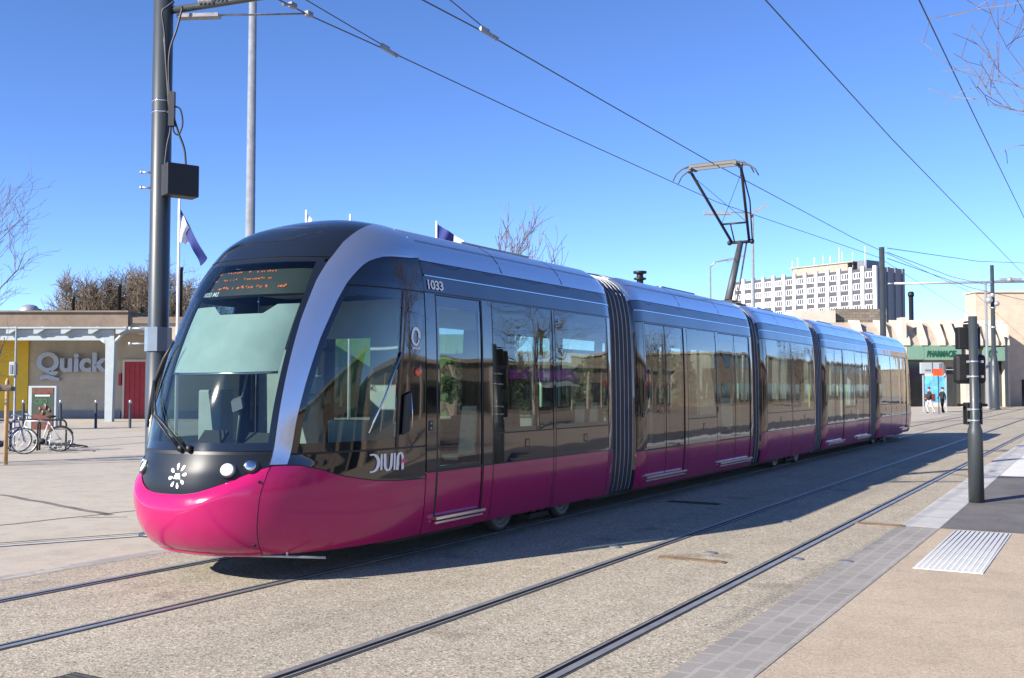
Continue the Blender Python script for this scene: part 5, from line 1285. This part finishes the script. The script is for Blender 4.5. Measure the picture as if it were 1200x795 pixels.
far = ((64,93,8.8,0),(92,88,11.4,0),(118,95,10.6,1),(140,90,12.0,0),(163,94,11.8,1),(181,88,11.8,0),(216,92,11.2,1),(238,90,10.2,0))
protos = [None, None]
for i, (x, d, h, k) in enumerate(far):
    lb = ('leftmost low bare tree behind the restaurant roof', 'grey bare tree behind the first short chimney', 'bare tree between the short and the middle chimney', 'brown bare tree behind the middle tall chimney', 'dense brown bare tree left of the thick mast', 'bare tree half hidden by the thick mast', 'bare tree right of the thick mast behind the flagpole', 'bare tree partly hidden by the tram cab')[i]
    k_ = k
    if protos[k_] is None:
        t = bare_tree(lb, gd(x, d), 11., .24, 31+k_, M['barkfar'], grp='bare trees behind the restaurant', first=.25, spread=.85, dens=1.0, depth=4, twig=7, thin=4.0, up=.30, sides=(7,4,3,3,3)); protos[k_] = t
    else: t = copy_tree(protos[k_])
    t.location = tuple(gd(x, d)); t.rotation_euler = (0, 0, i*1.7); t.scale = (h/11,)*3; t['label'] = lb
D = 84; c = gd(166, D); t = thing('conifer', 'small blue green conifer behind the restaurant roof', 'tree', c)
b = MB(); b.lathe(c, [(.18,0),(.05,hz(358,D))], 8); obj('trunk', b, M['bark'], t)
b = MB(); rn = random.Random(2)
for i in range(420):
    f = rn.random(); a = rn.random()*6.283; r = (1-f)*2.6*rn.uniform(.5,1); p = np.array(c) + np.array([r*math.cos(a), r*math.sin(a), 2.2 + f*(hz(357,D)-2.4)]); d = np.array([math.cos(a), math.sin(a), rn.uniform(-.2,.5)])*.35; s_ = np.array([-math.sin(a), math.cos(a), .2])*.13
    b.add([p-s_, p+d, p+s_], [(0,1,2)])
obj('crown', b, M['needle'], t)
# street trees out of the frame on the right, mirrored in the tram's flank
bare_tree('bare street tree across the tracks, standing right of the frame', (7.5, 24, 0), 9., .16, 51, M['bark'], grp='street trees right of the frame', first=.3, depth=3, thin=1.5, dens=.8)
bare_tree('bare street tree farther along the street on the right', (9., 38, 0), 9., .16, 52, M['bark'], grp='street trees right of the frame', first=.3, depth=3, thin=1.5, dens=.8)

bare_tree('bare street tree in front of the shop row on the right', (15., 66, 0), 9., .18, 53, M['bark'], grp='street trees right of the frame', first=.3, depth=3, thin=2, dens=.9)
bare_tree('bare street tree far up the street on the right', (13., 96, 0), 9., .18, 54, M['bark'], grp='street trees right of the frame', first=.3, depth=3, thin=2.5, dens=.9)
# ------------------------------------------------------------------ LIGHT, SKY, CAMERA
sun_to = np.array([-.78, -1.70, 1.0]); sun_to /= np.linalg.norm(sun_to)
EL = math.asin(sun_to[2]); AZ = math.atan2(sun_to[0], sun_to[1])       # clockwise from +Y
w = bpy.data.worlds.new('World'); scene.world = w; w.use_nodes = True; nt = w.node_tree
bg = nt.nodes['Background']; sky = nt.nodes.new('ShaderNodeTexSky'); sky.sky_type = 'NISHITA'; sky.sun_disc = False
sky.sun_elevation = EL; sky.sun_rotation = AZ; sky.altitude = 3000; sky.air_density = .75; sky.dust_density = .0; sky.ozone_density = 3.0
hs = nt.nodes.new('ShaderNodeHueSaturation'); hs.inputs['Saturation'].default_value = 1.12; hs.inputs['Hue'].default_value = .508
nt.links.new(sky.outputs[0], hs.inputs['Color']); nt.links.new(hs.outputs[0], bg.inputs[0]); bg.inputs[1].default_value = .14
sl = bpy.data.lights.new('sun', 'SUN'); sl.energy = 5.0; sl.angle = R(.53); sl.color = (1., .93, .83)
so = bpy.data.objects.new('sun', sl); COL.objects.link(so); so.rotation_euler = Vector(tuple(sun_to)).to_track_quat('Z', 'Y').to_euler(); so.location = (-20, -40, 40)
cd = bpy.data.cameras.new('camera'); cd.sensor_width = 36; cd.sensor_fit = 'HORIZONTAL'; cd.lens = 36*F/1200; cd.clip_end = 6000; cd.clip_start = .05
co = bpy.data.objects.new('camera', cd); COL.objects.link(co); scene.camera = co
Mx = Matrix(((RT[0], UP[0], -FW[0], EYE[0]), (RT[1], UP[1], -FW[1], EYE[1]), (RT[2], UP[2], -FW[2], EYE[2]), (0,0,0,1))); co.matrix_world = Mx
scene.render.engine = 'CYCLES'; scene.render.resolution_x = 1024; scene.render.resolution_y = 678
scene.cycles.use_denoising = True; scene.cycles.max_bounces = 8; scene.cycles.transparent_max_bounces = 14; scene.cycles.glossy_bounces = 4; scene.cycles.diffuse_bounces = 3
scene.cycles.sample_clamp_indirect = 6
scene.view_settings.view_transform = 'Standard'; scene.view_settings.look = 'None'; scene.view_settings.exposure = 1.02; scene.view_settings.gamma = 1
scene.view_settings.use_curve_mapping = False
